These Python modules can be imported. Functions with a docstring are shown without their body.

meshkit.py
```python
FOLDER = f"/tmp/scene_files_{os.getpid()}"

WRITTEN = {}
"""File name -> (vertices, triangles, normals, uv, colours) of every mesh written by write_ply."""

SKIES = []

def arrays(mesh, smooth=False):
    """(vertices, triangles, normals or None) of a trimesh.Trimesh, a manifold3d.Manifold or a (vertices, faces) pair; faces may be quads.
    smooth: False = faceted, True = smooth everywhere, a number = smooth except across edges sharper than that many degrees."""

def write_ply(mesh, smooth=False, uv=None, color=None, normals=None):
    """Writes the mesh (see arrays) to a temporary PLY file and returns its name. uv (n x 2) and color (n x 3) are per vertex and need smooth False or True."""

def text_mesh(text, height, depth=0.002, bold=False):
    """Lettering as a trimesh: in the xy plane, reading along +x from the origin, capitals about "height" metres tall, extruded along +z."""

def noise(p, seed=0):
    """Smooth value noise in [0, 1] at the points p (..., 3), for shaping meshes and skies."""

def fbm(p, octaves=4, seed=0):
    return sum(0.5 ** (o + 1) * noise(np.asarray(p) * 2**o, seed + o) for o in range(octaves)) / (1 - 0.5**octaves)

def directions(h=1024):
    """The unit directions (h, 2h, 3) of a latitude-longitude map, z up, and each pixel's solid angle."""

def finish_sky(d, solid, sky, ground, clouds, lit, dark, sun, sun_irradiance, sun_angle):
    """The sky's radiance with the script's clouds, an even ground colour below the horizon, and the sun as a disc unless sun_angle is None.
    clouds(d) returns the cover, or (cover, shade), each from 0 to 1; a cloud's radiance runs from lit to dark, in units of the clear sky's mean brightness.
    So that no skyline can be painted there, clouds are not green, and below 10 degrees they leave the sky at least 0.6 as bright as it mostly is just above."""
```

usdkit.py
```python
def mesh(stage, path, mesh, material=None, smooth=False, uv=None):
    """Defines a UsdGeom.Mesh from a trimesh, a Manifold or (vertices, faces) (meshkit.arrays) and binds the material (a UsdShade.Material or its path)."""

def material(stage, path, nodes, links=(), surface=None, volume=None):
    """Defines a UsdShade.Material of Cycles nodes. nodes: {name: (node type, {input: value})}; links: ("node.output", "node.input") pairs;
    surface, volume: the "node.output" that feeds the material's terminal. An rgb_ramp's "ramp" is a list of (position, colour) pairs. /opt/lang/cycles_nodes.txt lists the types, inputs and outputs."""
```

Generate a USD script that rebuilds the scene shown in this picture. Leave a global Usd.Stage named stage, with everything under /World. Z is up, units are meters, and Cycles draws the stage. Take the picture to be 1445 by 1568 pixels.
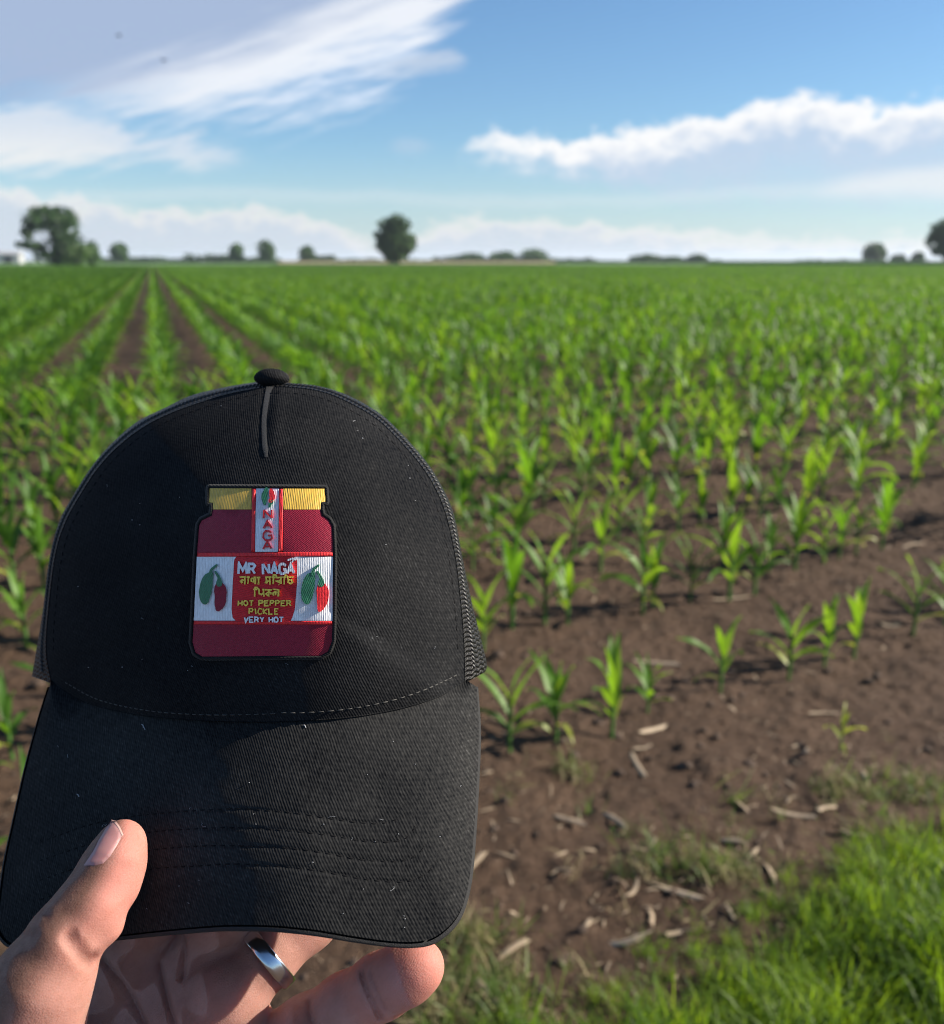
import math, random, re
import numpy as np, trimesh, usdkit, meshkit
from shapely.geometry import Polygon, LineString, MultiPolygon, box as sbox
from shapely.ops import unary_union
from pxr import Usd, UsdGeom, UsdLux, UsdShade, Gf, Sdf, Vt

stage = Usd.Stage.CreateInMemory()
UsdGeom.SetStageUpAxis(stage, 'Z')
UsdGeom.SetStageMetersPerUnit(stage, 1.0)
UsdGeom.Xform.Define(stage, '/World')
UsdGeom.Scope.Define(stage, '/World/Looks')

# ---------------------------------------------------------------- camera, sky, sun, exposure
W, H, F = 1445.0, 1568.0, 1449.0            # the photograph's pixels, focal length in them
EYE = np.array([0.0, 0.0, 1.40])
PITCH = math.radians(14.9)                  # looking down
RIGHT = np.array([1.0, 0, 0])
FWD = np.array([0, math.cos(PITCH), -math.sin(PITCH)])
UP = np.array([0, math.sin(PITCH), math.cos(PITCH)])
SUN_AZ, SUN_EL = math.radians(86.5), math.radians(29)
SUN_I, SKY_S, EXPOSURE = 1.1, 0.055, 1.42
HAZE = 0.00016

cam = UsdGeom.Camera.Define(stage, '/World/camera')
cam.AddTransformOp().Set(Gf.Matrix4d(*[float(x) for x in np.vstack([np.r_[RIGHT, 0], np.r_[UP, 0], np.r_[-FWD, 0], np.r_[EYE, 1]]).ravel()]))
cam.CreateFocalLengthAttr(26.0)
cam.CreateHorizontalApertureAttr(26.0 * W / F)
cam.CreateVerticalApertureAttr(26.0 * W / F * 1024 / 944)
cam.CreateFStopAttr(26.0 / 2.6)
cam.CreateFocusDistanceAttr(0.322)
cam.CreateClippingRangeAttr(Gf.Vec2f(0.05, 20000.0))
cam.CreateExposureAttr(EXPOSURE)


def P(px, py, d):
    """World point seen at photo pixel (px, py) at depth d along the view axis."""
    px, py, d = np.broadcast_arrays(np.asarray(px, float), np.asarray(py, float), np.asarray(d, float))
    return EYE + d[..., None] * (FWD + ((px - W / 2) / F)[..., None] * RIGHT + ((H / 2 - py) / F)[..., None] * UP)


def G(px, py, z=0.0):
    r = P(px, py, 1.0) - EYE
    return EYE + r * ((z - EYE[2]) / r[..., 2])[..., None]


def proj(p):
    q = np.asarray(p, float) - EYE
    d = q @ FWD
    return W / 2 + F * (q @ RIGHT) / d, H / 2 - F * (q @ UP) / d, d


class R(str):
    pass


class Node:
    def __init__(self, name):
        self.name = name

    def __getattr__(self, k):
        return R(self.name + '.' + k)


class Graph:
    """Collects Cycles nodes; inputs given as R are links."""
    def __init__(self):
        self.nodes, self.links = {}, []

    def __call__(self, kind, **inp):
        name = f'n{len(self.nodes)}'
        vals = {}
        for k, v in inp.items():
            if isinstance(v, R):
                self.links.append((str(v), f'{name}.{k}'))
            else:
                vals[k] = v
        self.nodes[name] = (kind, vals)
        return Node(name)

    def m(self, op, a, b=0.0, c=0.0):
        return self('math', math_type=op, value1=a, value2=b, value3=c).value

    def add(self, a, b): return self.m('add', a, b)
    def sub(self, a, b): return self.m('subtract', a, b)
    def mul(self, a, b): return self.m('multiply', a, b)
    def mx(self, a, b): return self.m('maximum', a, b)

    def step(self, v, lo, hi, a=0.0, b=1.0):
        return self('map_range', range_type='smoothstep', value=v, from_min=lo, from_max=hi, to_min=a, to_max=b, clamp=True).result

    def lin(self, v, lo, hi, a=0.0, b=1.0):
        return self('map_range', range_type='linear', value=v, from_min=lo, from_max=hi, to_min=a, to_max=b, clamp=True).result

    def ramp(self, fac, stops):
        return self('rgb_ramp', fac=fac, ramp=stops).color

    def mixc(self, fac, a, b, kind='mix'):
        return self('mix_color', blend_type=kind, fac=fac, a=a, b=b, use_clamp=False).result

    def build(self, name, surface=None, volume=None):
        return usdkit.material(stage, '/World/Looks/' + name, self.nodes, self.links, surface=surface, volume=volume)


# ---- sky with clouds
def azel(px, py):
    d = P(px, py, 1.0) - EYE
    d /= np.linalg.norm(d, axis=-1, keepdims=True)
    return np.degrees(np.arctan2(d[..., 0], d[..., 1])), np.degrees(np.arcsin(d[..., 2]))


def make_sky():
    g = Graph()
    tc = g('texture_coordinate').generated
    s = g('separate_xyz', vector=tc)
    az = g.m('degrees', g.m('arctan2', s.x, s.y))
    el = g.m('degrees', g.m('arcsine', s.z))
    fac = g.lin(az, -45.0, 45.0)
    sky = g('sky_texture', sky_type='single_scattering', sun_disc=False, sun_elevation=SUN_EL, sun_rotation=SUN_AZ,
            air_density=1.0, aerosol_density=0.5, ozone_density=1.0).color
    sky = g.mixc(1.0, sky, (0.56, 0.79, 1.0), 'multiply')      # the picture's cool white balance

    def edge(pts):
        a, e = azel(np.array([p[0] for p in pts], float), np.array([p[1] for p in pts], float))
        return g.ramp(fac, [((x + 45) / 90, (y, y, y)) for x, y in zip(a, e)])

    def noise(sx, sy, detail=5.0, rough=0.55, off=0.0, tilt=0.0):
        v = g('combine_xyz', x=g.mul(az, sx), y=g.mul(g.add(el, g.mul(az, tilt)), sy), z=off).vector
        return g('noise_texture', vector=v, scale=1.0, detail=detail, roughness=rough).fac

    near = g.step(g.m('absolute', az), 100.0, 50.0)
    n_wisp = g.sub(noise(0.11, 1.25, detail=7.0, rough=0.62, tilt=-0.34), 0.5)
    n_fine = g.sub(noise(0.42, 2.3, detail=6.0, rough=0.62, off=5.0, tilt=-0.16), 0.5)
    n_puff = g.sub(noise(0.62, 0.95, detail=6.0, rough=0.62, off=3.1), 0.5)
    n_soft = g.sub(noise(0.12, 0.3, off=7.7, detail=3.0), 0.5)

    def between(lo, hi, n, amp, slo, shi):
        e = g.add(el, g.mul(n, amp))
        a = g.step(g.sub(e, lo), -slo, slo)
        b = g.step(g.sub(hi, e), -shi, shi)
        return g.mul(g.mul(a, b), near)

    col = sky
    # scattered cloud over the rest of the sky
    gen = noise(0.035, 0.07, off=11.0)
    cov = g.mul(g.step(gen, 0.52, 0.74), 0.45)
    cov = g.mul(cov, g.sub(1.0, g.mul(near, g.step(el, 26.0, 17.0))))
    col = g.mixc(cov, col, (3.6, 3.8, 4.3))
    # pale air low down
    col = g.mixc(g.step(el, 7.0, 0.0, 0.0, 0.4), col, (4.7, 5.4, 6.0))
    # low far cumulus along the horizon
    hi = edge([(-200, 300), (0, 284), (40, 292), (70, 302), (140, 314), (230, 326), (400, 324), (450, 326), (500, 345), (560, 372), (610, 382), (660, 352), (720, 340), (800, 342), (880, 342), (910, 350), (1000, 354), (1100, 366), (1250, 372), (1445, 372), (1700, 365)])
    lo = g.mul(hi, 0.0)
    cov = between(lo, hi, n_puff, 3.4, 1.2, 0.45)
    dep = g.sub(hi, g.add(el, g.mul(n_puff, 3.6)))
    shade = g.mixc(g.step(dep, 0.9, -0.2), (4.4, 4.8, 5.5), (7.2, 6.5, 6.0))
    col = g.mixc(g.mul(cov, 0.8), col, shade)
    # band of cumulus on the right
    hi = edge([(400, 300), (640, 285), (690, 250), (722, 212), (770, 205), (800, 212), (850, 214), (950, 206), (1040, 186), (1110, 174), (1150, 162), (1200, 148), (1250, 144), (1300, 158), (1350, 163), (1400, 156), (1445, 150), (1600, 140)])
    lo = edge([(400, 236), (640, 216), (690, 214), (725, 226), (780, 242), (850, 262), (900, 272), (960, 290), (1050, 300), (1445, 312), (1700, 312)])
    cov = between(lo, hi, n_puff, 3.0, 1.1, 0.4)
    dep = g.sub(hi, g.add(el, g.mul(n_puff, 4.0)))
    c1 = g.mixc(g.step(dep, 0.2, 2.4), (7.0, 6.9, 6.85), (3.8, 4.5, 5.6))
    col = g.mixc(g.mul(cov, g.step(dep, 5.2, 0.6, 0.45, 0.96)), col, c1)
    hi = edge([(1150, 300), (1240, 290), (1300, 275), (1380, 262), (1445, 256), (1700, 250)])
    lo = edge([(1150, 302), (1240, 296), (1300, 300), (1445, 306), (1700, 306)])
    col = g.mixc(g.mul(between(lo, hi, n_soft, 1.6, 0.6, 0.6), 0.7), col, (6.0, 6.1, 6.2))
    # small detached wisps
    hi = edge([(440, 160), (500, 124), (560, 98), (620, 84), (690, 80), (712, 88), (735, 120), (800, 160)])
    lo = edge([(440, 60), (500, 96), (560, 116), (620, 112), (690, 106), (712, 96), (735, 70), (800, 40)])
    col = g.mixc(g.mul(between(lo, hi, n_fine, 1.5, 0.5, 0.35), 0.6), col, (4.6, 5.0, 5.7))
    hi = edge([(500, 280), (580, 236), (610, 217), (640, 216), (670, 228), (730, 290)])
    lo = edge([(500, 170), (580, 214), (610, 232), (640, 234), (670, 222), (730, 160)])
    col = g.mixc(g.mul(between(lo, hi, n_fine, 1.5, 0.5, 0.5), 0.35), col, (4.2, 4.7, 5.6))
    # high sheet on the left: lower wisp first, then the big one
    hi = edge([(-400, 160), (0, 168), (90, 172), (150, 184), (200, 206), (280, 214), (350, 226), (400, 250), (460, 280), (600, 300)])
    lo = edge([(-400, 262), (0, 258), (80, 254), (150, 246), (220, 238), (300, 244), (350, 240), (400, 222), (460, 205), (600, 200)])
    cov = between(lo, hi, g.add(n_wisp, n_fine), 2.6, 0.8, 0.6)
    col = g.mixc(g.mul(cov, 0.88), col, g.mixc(g.step(g.sub(hi, el), 0.1, 2.4), (5.0, 5.4, 6.0), (6.2, 6.15, 6.1)))
    lo = edge([(-400, 150), (0, 171), (130, 176), (200, 184), (300, 192), (420, 192), (500, 188), (560, 172), (600, 148), (630, 118), (660, 76), (700, 26), (740, -30), (800, -120), (900, -330)])
    e2 = g.add(g.add(el, g.mul(n_wisp, 4.6)), g.mul(n_fine, 2.4))
    cov = g.mul(g.mul(g.step(g.sub(e2, lo), -0.9, 2.3), g.step(el, 40.0, 26.0)), near)
    strk = edge([(-400, 330), (0, 228), (120, 190), (200, 168), (330, 128), (420, 98), (500, 62), (560, 40), (620, 22), (700, -4), (800, -50)])
    up = g.sub(g.add(el, g.add(g.mul(n_wisp, 3.0), g.mul(n_fine, 1.2))), strk)
    grey = g.step(up, -0.2, 2.7)
    below = g.step(up, -0.1, -2.6)
    tone = g.mixc(grey, (6.1, 6.3, 6.7), (2.7, 3.4, 4.75))
    tone = g.mixc(g.mul(below, 0.8), tone, (4.6, 5.5, 6.8))
    low_lit = g.mul(g.step(g.sub(e2, lo), 1.9, 0.4), g.mul(below, 0.6))
    tone = g.mixc(low_lit, tone, (6.2, 6.4, 6.8))
    dens = g.mul(cov, g.sub(0.95, g.mul(below, g.lin(g.add(n_wisp, n_fine), -0.22, 0.2, 0.85, 0.0))))
    col = g.mixc(dens, col, tone)
    bg = g('background_shader', color=col, strength=SKY_S)
    return g.build('sky_material', surface=bg.background)


dome = UsdLux.DomeLight.Define(stage, '/World/sky')
UsdShade.MaterialBindingAPI.Apply(dome.GetPrim()).Bind(make_sky())
dome.GetPrim().SetCustomDataByKey('kind', 'structure')

SUN = np.array([math.sin(SUN_AZ) * math.cos(SUN_EL), math.cos(SUN_AZ) * math.cos(SUN_EL), math.sin(SUN_EL)])
sun = UsdLux.DistantLight.Define(stage, '/World/sun')
_zx = np.cross([0, 0, 1.0], SUN); _zx /= np.linalg.norm(_zx)
sun.AddTransformOp().Set(Gf.Matrix4d(*[float(x) for x in np.vstack([np.r_[_zx, 0], np.r_[np.cross(SUN, _zx), 0], np.r_[SUN, 0], [0, 0, 0, 1]]).ravel()]))
sun.CreateIntensityAttr(SUN_I)
sun.CreateAngleAttr(0.5)
sun.CreateNormalizeAttr(True)
sun.CreateColorAttr(Gf.Vec3f(1.0, 0.9, 0.76))

# ---------------------------------------------------------------- helpers
taken = {}


def numbered(parent, name):
    k = (parent, name)
    n = taken.get(k, 0)
    taken[k] = n + 1
    return name if n == 0 else f'{name}_{n:03d}'


def path_of(parent):
    return '/World' if parent is None else (str(parent) if isinstance(parent, (str, Sdf.Path)) else str(parent.GetPath()))


def obj(name, mesh, mat, parent=None, smooth=False, origin=None):
    par = path_of(parent)
    if origin is not None:
        v, f, n = meshkit.arrays(mesh, False)
        mesh = (v - np.asarray(origin), f)
    m = usdkit.mesh(stage, f'{par}/{numbered(par, name)}', mesh, mat, smooth=smooth)
    if origin is not None and parent is None:
        m.AddTranslateOp().Set(Gf.Vec3d(*map(float, origin)))
    return m.GetPrim()


def thing(name, loc, rotz=0.0, scale=None):
    x = UsdGeom.Xform.Define(stage, '/World/' + numbered('/World', name))
    place(x, loc, rotz, scale)
    return x.GetPrim()


def place(x, loc, rotz=0.0, scale=None):
    x.AddTranslateOp().Set(Gf.Vec3d(*map(float, loc)))
    x.AddRotateZOp().Set(float(math.degrees(rotz)))
    if scale is not None:
        s = (scale,) * 3 if np.ndim(scale) == 0 else scale
        x.AddScaleOp().Set(Gf.Vec3f(*map(float, s)))


def tag(p, label=None, cat=None, group=None, kind=None):
    for k, v in (('label', label), ('category', cat), ('group', group), ('kind', kind)):
        if v:
            p.SetCustomDataByKey(k, v)
    return p


def copy_of(src, name, loc, rotz=0.0, scale=None):
    x = UsdGeom.Xform.Define(stage, '/World/' + numbered('/World', name))
    x.GetPrim().GetReferences().AddInternalReference(src.GetPath())
    x.GetPrim().SetInstanceable(True)
    for op, val in zip(UsdGeom.Xformable(x).GetOrderedXformOps(), (loc, rotz, scale)):
        t = op.GetOpType()
        if t == UsdGeom.XformOp.TypeTranslate:
            op.Set(Gf.Vec3d(*map(float, loc)))
        elif t == UsdGeom.XformOp.TypeRotateZ:
            op.Set(float(math.degrees(rotz)))
        else:
            s = (scale,) * 3 if np.ndim(scale) == 0 else scale
            op.Set(Gf.Vec3f(*map(float, s)))
    return x.GetPrim()


def scatter(name, protos, mats, pos, which, quat, scale, parent=None):
    """A PointInstancer: protos are meshes, each with its material; pos (n,3), which (n,), quat (n,4: w x y z), scale (n,) or (n,3)."""
    par = path_of(parent)
    pi = UsdGeom.PointInstancer.Define(stage, f'{par}/{numbered(par, name)}')
    rel = pi.CreatePrototypesRel()
    for k, (m, mt) in enumerate(zip(protos, mats)):
        q = usdkit.mesh(stage, f'{pi.GetPath()}/kind_{k}', m, mt, smooth=True)
        rel.AddTarget(q.GetPath())
    pi.CreateProtoIndicesAttr(Vt.IntArray.FromNumpy(np.asarray(which, np.int32)))
    pi.CreatePositionsAttr(Vt.Vec3fArray.FromNumpy(np.asarray(pos, np.float32)))
    pi.CreateOrientationsAttr(Vt.QuathArray([Gf.Quath(float(a), float(b), float(c), float(d)) for a, b, c, d in quat]))
    scale = np.asarray(scale, np.float32)
    if scale.ndim == 1:
        scale = np.repeat(scale[:, None], 3, 1)
    pi.CreateScalesAttr(Vt.Vec3fArray.FromNumpy(scale))
    return pi.GetPrim()


def zquat(a):
    a = np.asarray(a)
    return np.stack([np.cos(a / 2), 0 * a, 0 * a, np.sin(a / 2)], 1)


def tube(pts, rad, sides=6, caps=True):
    p = np.asarray(pts, float)
    rad = np.broadcast_to(np.asarray(rad, float), (len(p),))
    t = np.gradient(p, axis=0)
    t /= np.linalg.norm(t, axis=1, keepdims=True) + 1e-12
    ref = np.array([0, 0, 1.0]) if abs(t[0, 2]) < 0.9 else np.array([1.0, 0, 0])
    a = np.cross(t, ref); a /= np.linalg.norm(a, axis=1, keepdims=True) + 1e-12
    b = np.cross(t, a)
    ang = np.arange(sides) * 2 * np.pi / sides
    v = (p[:, None] + rad[:, None, None] * (np.cos(ang)[None, :, None] * a[:, None] + np.sin(ang)[None, :, None] * b[:, None])).reshape(-1, 3)
    n = len(p)
    i, j = np.meshgrid(np.arange(n - 1), np.arange(sides), indexing='ij')
    q = np.stack([i * sides + j, (i + 1) * sides + j, (i + 1) * sides + (j + 1) % sides, i * sides + (j + 1) % sides], -1).reshape(-1, 4)
    f = np.vstack([q[:, [0, 1, 2]], q[:, [0, 2, 3]]])
    if caps:
        v = np.vstack([v, p[:1], p[-1:]])
        k = np.arange(sides)
        f = np.vstack([f, np.stack([np.full(sides, n * sides), k, (k + 1) % sides], 1), np.stack([np.full(sides, n * sides + 1), (n - 1) * sides + (k + 1) % sides, (n - 1) * sides + k], 1)])
    return v, f


def join(ms):
    vs, fs, n = [], [], 0
    for v, f in ms:
        vs.append(np.asarray(v)); fs.append(np.asarray(f) + n); n += len(v)
    return np.vstack(vs), np.vstack(fs)


def grid_faces(nu, nv, wrap=False):
    i, j = np.meshgrid(np.arange(nu - 1), np.arange(nv if wrap else nv - 1), indexing='ij')
    j2 = (j + 1) % nv
    q = np.stack([i * nv + j, (i + 1) * nv + j, (i + 1) * nv + j2, i * nv + j2], -1).reshape(-1, 4)
    return np.vstack([q[:, [0, 1, 2]], q[:, [0, 2, 3]]])


def resample(pts, n, closed=False):
    p = np.asarray(pts, float)
    if closed:
        p = np.vstack([p, p[:1]])
    s = np.r_[0, np.cumsum(np.linalg.norm(np.diff(p[:, :2], axis=0), axis=1))]
    t = np.linspace(0, s[-1], n, endpoint=not closed)
    return np.stack([np.interp(t, s, p[:, k]) for k in range(p.shape[1])], 1)


def spline(pts, n=None, per=12):
    """Centripetal-ish smooth curve through points (Catmull-Rom), resampled."""
    p = np.asarray(pts, float)
    q = np.vstack([2 * p[0] - p[1], p, 2 * p[-1] - p[-2]])
    out = []
    for i in range(len(p) - 1):
        t = np.linspace(0, 1, per, endpoint=False)[:, None]
        a, b, c, d = q[i:i + 4]
        out.append(0.5 * (2 * b + (c - a) * t + (2 * a - 5 * b + 4 * c - d) * t ** 2 + (3 * b - a - 3 * c + d) * t ** 3))
    out = np.vstack(out + [p[-1:]])
    return resample(out, n) if n else out

# ---------------------------------------------------------------- materials
def plain(name, col, rough=0.6, metallic=0.0, noise_scale=0.0, var=0.25, bump=0.0, bump_scale=None, **kw):
    g = Graph()
    inp = dict(base_color=col, roughness=rough, metallic=metallic, **kw)
    if noise_scale:
        pos = g('geometry').position
        n = g('noise_texture', vector=pos, scale=noise_scale, detail=5.0, roughness=0.6).fac
        lo, hi = [tuple(max(0, c * f) for c in col) for f in (1 - var, 1 + var)]
        inp['base_color'] = g.ramp(n, [(0.25, lo), (0.75, hi)])
        if bump:
            nb = g('noise_texture', vector=pos, scale=bump_scale or noise_scale * 3, detail=4.0, roughness=0.6).fac
            inp['normal'] = g('bump', height=nb, strength=1.0, distance=bump).normal
    p = g('principled_bsdf', **inp)
    return g.build(name, surface=p.BSDF)


def leafy(name, cols, trans, mixf=0.42, rough=0.42, scale=9.0, spec=0.5):
    """Leaf: glossy-green reflection plus transmitted light; colour varies between copies and along the blade."""
    g = Graph()
    r1 = g('object_info').random
    r2 = g('geometry').random_per_island
    n = g('noise_texture', vector=g('geometry').position, scale=scale, detail=3.0).fac
    f = g.add(g.add(g.mul(r1, 0.35), g.mul(r2, 0.4)), g.mul(n, 0.35))
    k = len(cols)
    c = g.ramp(f, [(0.1 + 0.85 * i / (k - 1), x) for i, x in enumerate(cols)])
    t = g.ramp(f, [(0.1 + 0.85 * i / (k - 1), x) for i, x in enumerate(trans)])
    p = g('principled_bsdf', base_color=c, roughness=rough, specular_ior_level=spec)
    q = g('translucent_bsdf', color=t)
    return g.build(name, surface=g('mix_closure', fac=mixf, closure1=p.BSDF, closure2=q.BSDF).closure)


def make_soil():
    g = Graph()
    pos = g('geometry').position
    n1 = g('noise_texture', vector=pos, scale=1.3, detail=6.0, roughness=0.6).fac
    n2 = g('noise_texture', vector=pos, scale=38.0, detail=5.0, roughness=0.65).fac
    n3 = g('noise_texture', vector=pos, scale=190.0, detail=3.0, roughness=0.6).fac
    c = g.ramp(g.add(g.mul(n1, 0.38), g.add(g.mul(n2, 0.42), g.mul(n3, 0.2))), [(0.30, (0.03966, 0.02223, 0.01338)), (0.5, (0.07164, 0.04212, 0.02574)), (0.68, (0.1055, 0.0661, 0.04221))])
    # small pale specks of chaff
    v = g('voronoi_texture', vector=pos, scale=120.0)
    sp = g.mul(g.step(v.distance, 0.16, 0.08), g.step(g('noise_texture', vector=pos, scale=7.0, detail=2.0).fac, 0.48, 0.58))
    c = g.mixc(g.mul(sp, 0.75), c, (0.42, 0.34, 0.25))
    hgt = g.add(g.mul(n2, 1.0), g.mul(n3, 0.6))
    b = g('bump', height=hgt, strength=1.0, distance=0.022).normal
    p = g('principled_bsdf', base_color=c, roughness=0.85, normal=b, specular_ior_level=0.25)
    return g.build('soil_material', surface=p.BSDF)


def view_xy(g):
    pos = g('geometry').position
    x = g('vector_math', math_type='dot_product', vector1=pos, vector2=tuple(RIGHT)).value
    y = g('vector_math', math_type='dot_product', vector1=pos, vector2=tuple(UP)).value
    return pos, x, y


def make_twill(name, ang, base_lo, base_hi, sheen=0.35):
    """Black cotton twill: fine diagonal ribs, a second crossing thread, fuzz and faded flecks (pattern fixed to the cloth, in metres)."""
    g = Graph()
    pos, x, y = view_xy(g)
    ca, sa = math.cos(ang), math.sin(ang)
    wob = g.mul(g.sub(g('noise_texture', vector=pos, scale=60.0, detail=2.0).fac, 0.5), 0.0012)
    u = g.add(g.add(g.mul(x, ca), g.mul(y, sa)), wob)
    v = g.add(g.mul(x, -sa), g.mul(y, ca))
    rib = g.m('sine', g.mul(u, 2 * math.pi / 0.00084))
    brk = g.m('sine', g.add(g.mul(v, 2 * math.pi / 0.0016), g.mul(u, 2900.0)))
    vec = g('combine_xyz', x=g.mul(u, 1500.0), y=g.mul(v, 420.0), z=0.0).vector
    fl = g('noise_texture', vector=vec, scale=1.0, detail=3.0, roughness=0.7).fac
    big = g('noise_texture', vector=pos, scale=18.0, detail=4.0).fac
    f = g.add(g.add(g.mul(rib, 0.09), g.mul(brk, 0.04)), g.add(g.mul(g.sub(fl, 0.5), 1.1), g.mul(big, 0.75)))
    c = g.ramp(f, [(0.05, base_lo), (0.55, base_hi), (0.95, tuple(3.0 * k for k in base_hi))])
    hgt = g.add(g.mul(rib, 0.5), g.add(g.mul(brk, 0.2), g.mul(fl, 1.0)))
    b = g('bump', height=hgt, strength=0.6, distance=0.00016).normal
    p = g('principled_bsdf', base_color=c, roughness=0.92, normal=b, sheen_weight=sheen, sheen_roughness=0.45, sheen_tint=(0.8, 0.85, 1.0), specular_ior_level=0.03)
    return g.build(name, surface=p.BSDF)


def make_net():
    """Knitted plastic netting: rows of looped threads with dark holes between."""
    g = Graph()
    uv = g('uvmap', attribute='st').UV
    s = g('separate_xyz', vector=uv)
    a = g.m('sine', g.add(g.mul(s.x, 2 * math.pi), g.mul(g.m('sine', g.mul(s.y, math.pi)), 1.2)))
    b_ = g.m('sine', g.mul(s.y, 2 * math.pi))
    f = g.mul(g.add(g.mul(a, 0.5), 0.5), g.add(g.mul(b_, 0.35), 0.65))
    c = g.ramp(f, [(0.2, (0.002, 0.002, 0.003)), (0.5, (0.007, 0.007, 0.008)), (0.9, (0.034, 0.034, 0.034))])
    b = g('bump', height=f, strength=1.0, distance=0.0009).normal
    p = g('principled_bsdf', base_color=c, roughness=0.5, normal=b, specular_ior_level=0.25)
    return g.build('netting_material', surface=p.BSDF)


def make_thread(name, col, ang=0.0, period=0.00055, var=0.35, rough=0.38, gloss=0.6, lenp=900.0):
    """Embroidery thread: parallel satin stitches."""
    g = Graph()
    pos, x, y = view_xy(g)
    ca, sa = math.cos(ang), math.sin(ang)
    u = g.add(g.mul(x, ca), g.mul(y, sa))
    v = g.add(g.mul(x, -sa), g.mul(y, ca))
    vec = g('combine_xyz', x=g.mul(u, 1.0 / period), y=g.mul(v, lenp), z=0.0).vector
    n = g('noise_texture', vector=vec, scale=1.0, detail=2.0, roughness=0.6).fac
    rib = g.add(g.mul(g.m('sine', g.mul(u, 2 * math.pi / period)), 0.5), 0.5)
    f = g.add(g.mul(rib, 0.3), g.mul(n, 0.8))
    c = g.ramp(f, [(0.25, tuple(k * (1 - var) for k in col)), (0.8, tuple(min(1, k * (1 + var)) for k in col))])
    b = g('bump', height=f, strength=0.8, distance=0.00026).normal
    p = g('principled_bsdf', base_color=c, roughness=rough, normal=b, specular_ior_level=gloss, sheen_weight=0.1)
    return g.build(name, surface=p.BSDF)


def make_skin():
    g = Graph()
    pos = g('geometry').position
    n1 = g('noise_texture', vector=pos, scale=38.0, detail=5.0, roughness=0.6).fac
    n2 = g('noise_texture', vector=pos, scale=260.0, detail=4.0, roughness=0.65).fac
    n3 = g('noise_texture', vector=pos, scale=1100.0, detail=3.0, roughness=0.6).fac
    _, x, y = view_xy(g)
    v = g('voronoi_texture', vector=pos, scale=1050.0, feature='distance_to_edge').distance
    ridge = g.m('sine', g.add(g.mul(g.add(g.mul(x, 0.8), g.mul(y, -0.6)), 8500.0), g.mul(n2, 16.0)))
    c = g.ramp(g.add(g.mul(n1, 0.62), g.mul(n2, 0.38)), [(0.3, (0.235, 0.11, 0.0874)), (0.45, (0.2961, 0.147, 0.1159)), (0.58, (0.3384, 0.168, 0.1377)), (0.72, (0.3854, 0.205, 0.1615))])
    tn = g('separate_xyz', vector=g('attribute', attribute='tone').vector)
    c = g.mixc(g.mul(tn.x, 0.95), c, g.ramp(n2, [(0.3, (0.095, 0.047, 0.034)), (0.7, (0.15, 0.078, 0.056))]))   # browner back of the hand, and the thumb's shaded side painted darker
    c = g.mixc(g.mul(tn.y, 0.55), c, (0.46, 0.15, 0.125))                                                       # pinker finger pads
    c = g.mixc(g.mul(tn.z, 0.6), c, (0.115, 0.04, 0.032))                                                       # lines of the palm
    hgt = g.add(g.add(g.mul(n3, 0.6), g.mul(v, 0.9)), g.add(g.mul(n2, 0.8), g.mul(ridge, 0.10)))
    b = g('bump', height=hgt, strength=0.55, distance=0.00026).normal
    p = g('principled_bsdf', base_color=c, roughness=0.66, normal=b, subsurface_weight=0.45, subsurface_radius=(0.8, 0.36, 0.25), subsurface_scale=0.0020, specular_ior_level=0.22)
    return g.build('skin_material', surface=p.BSDF)


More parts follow.
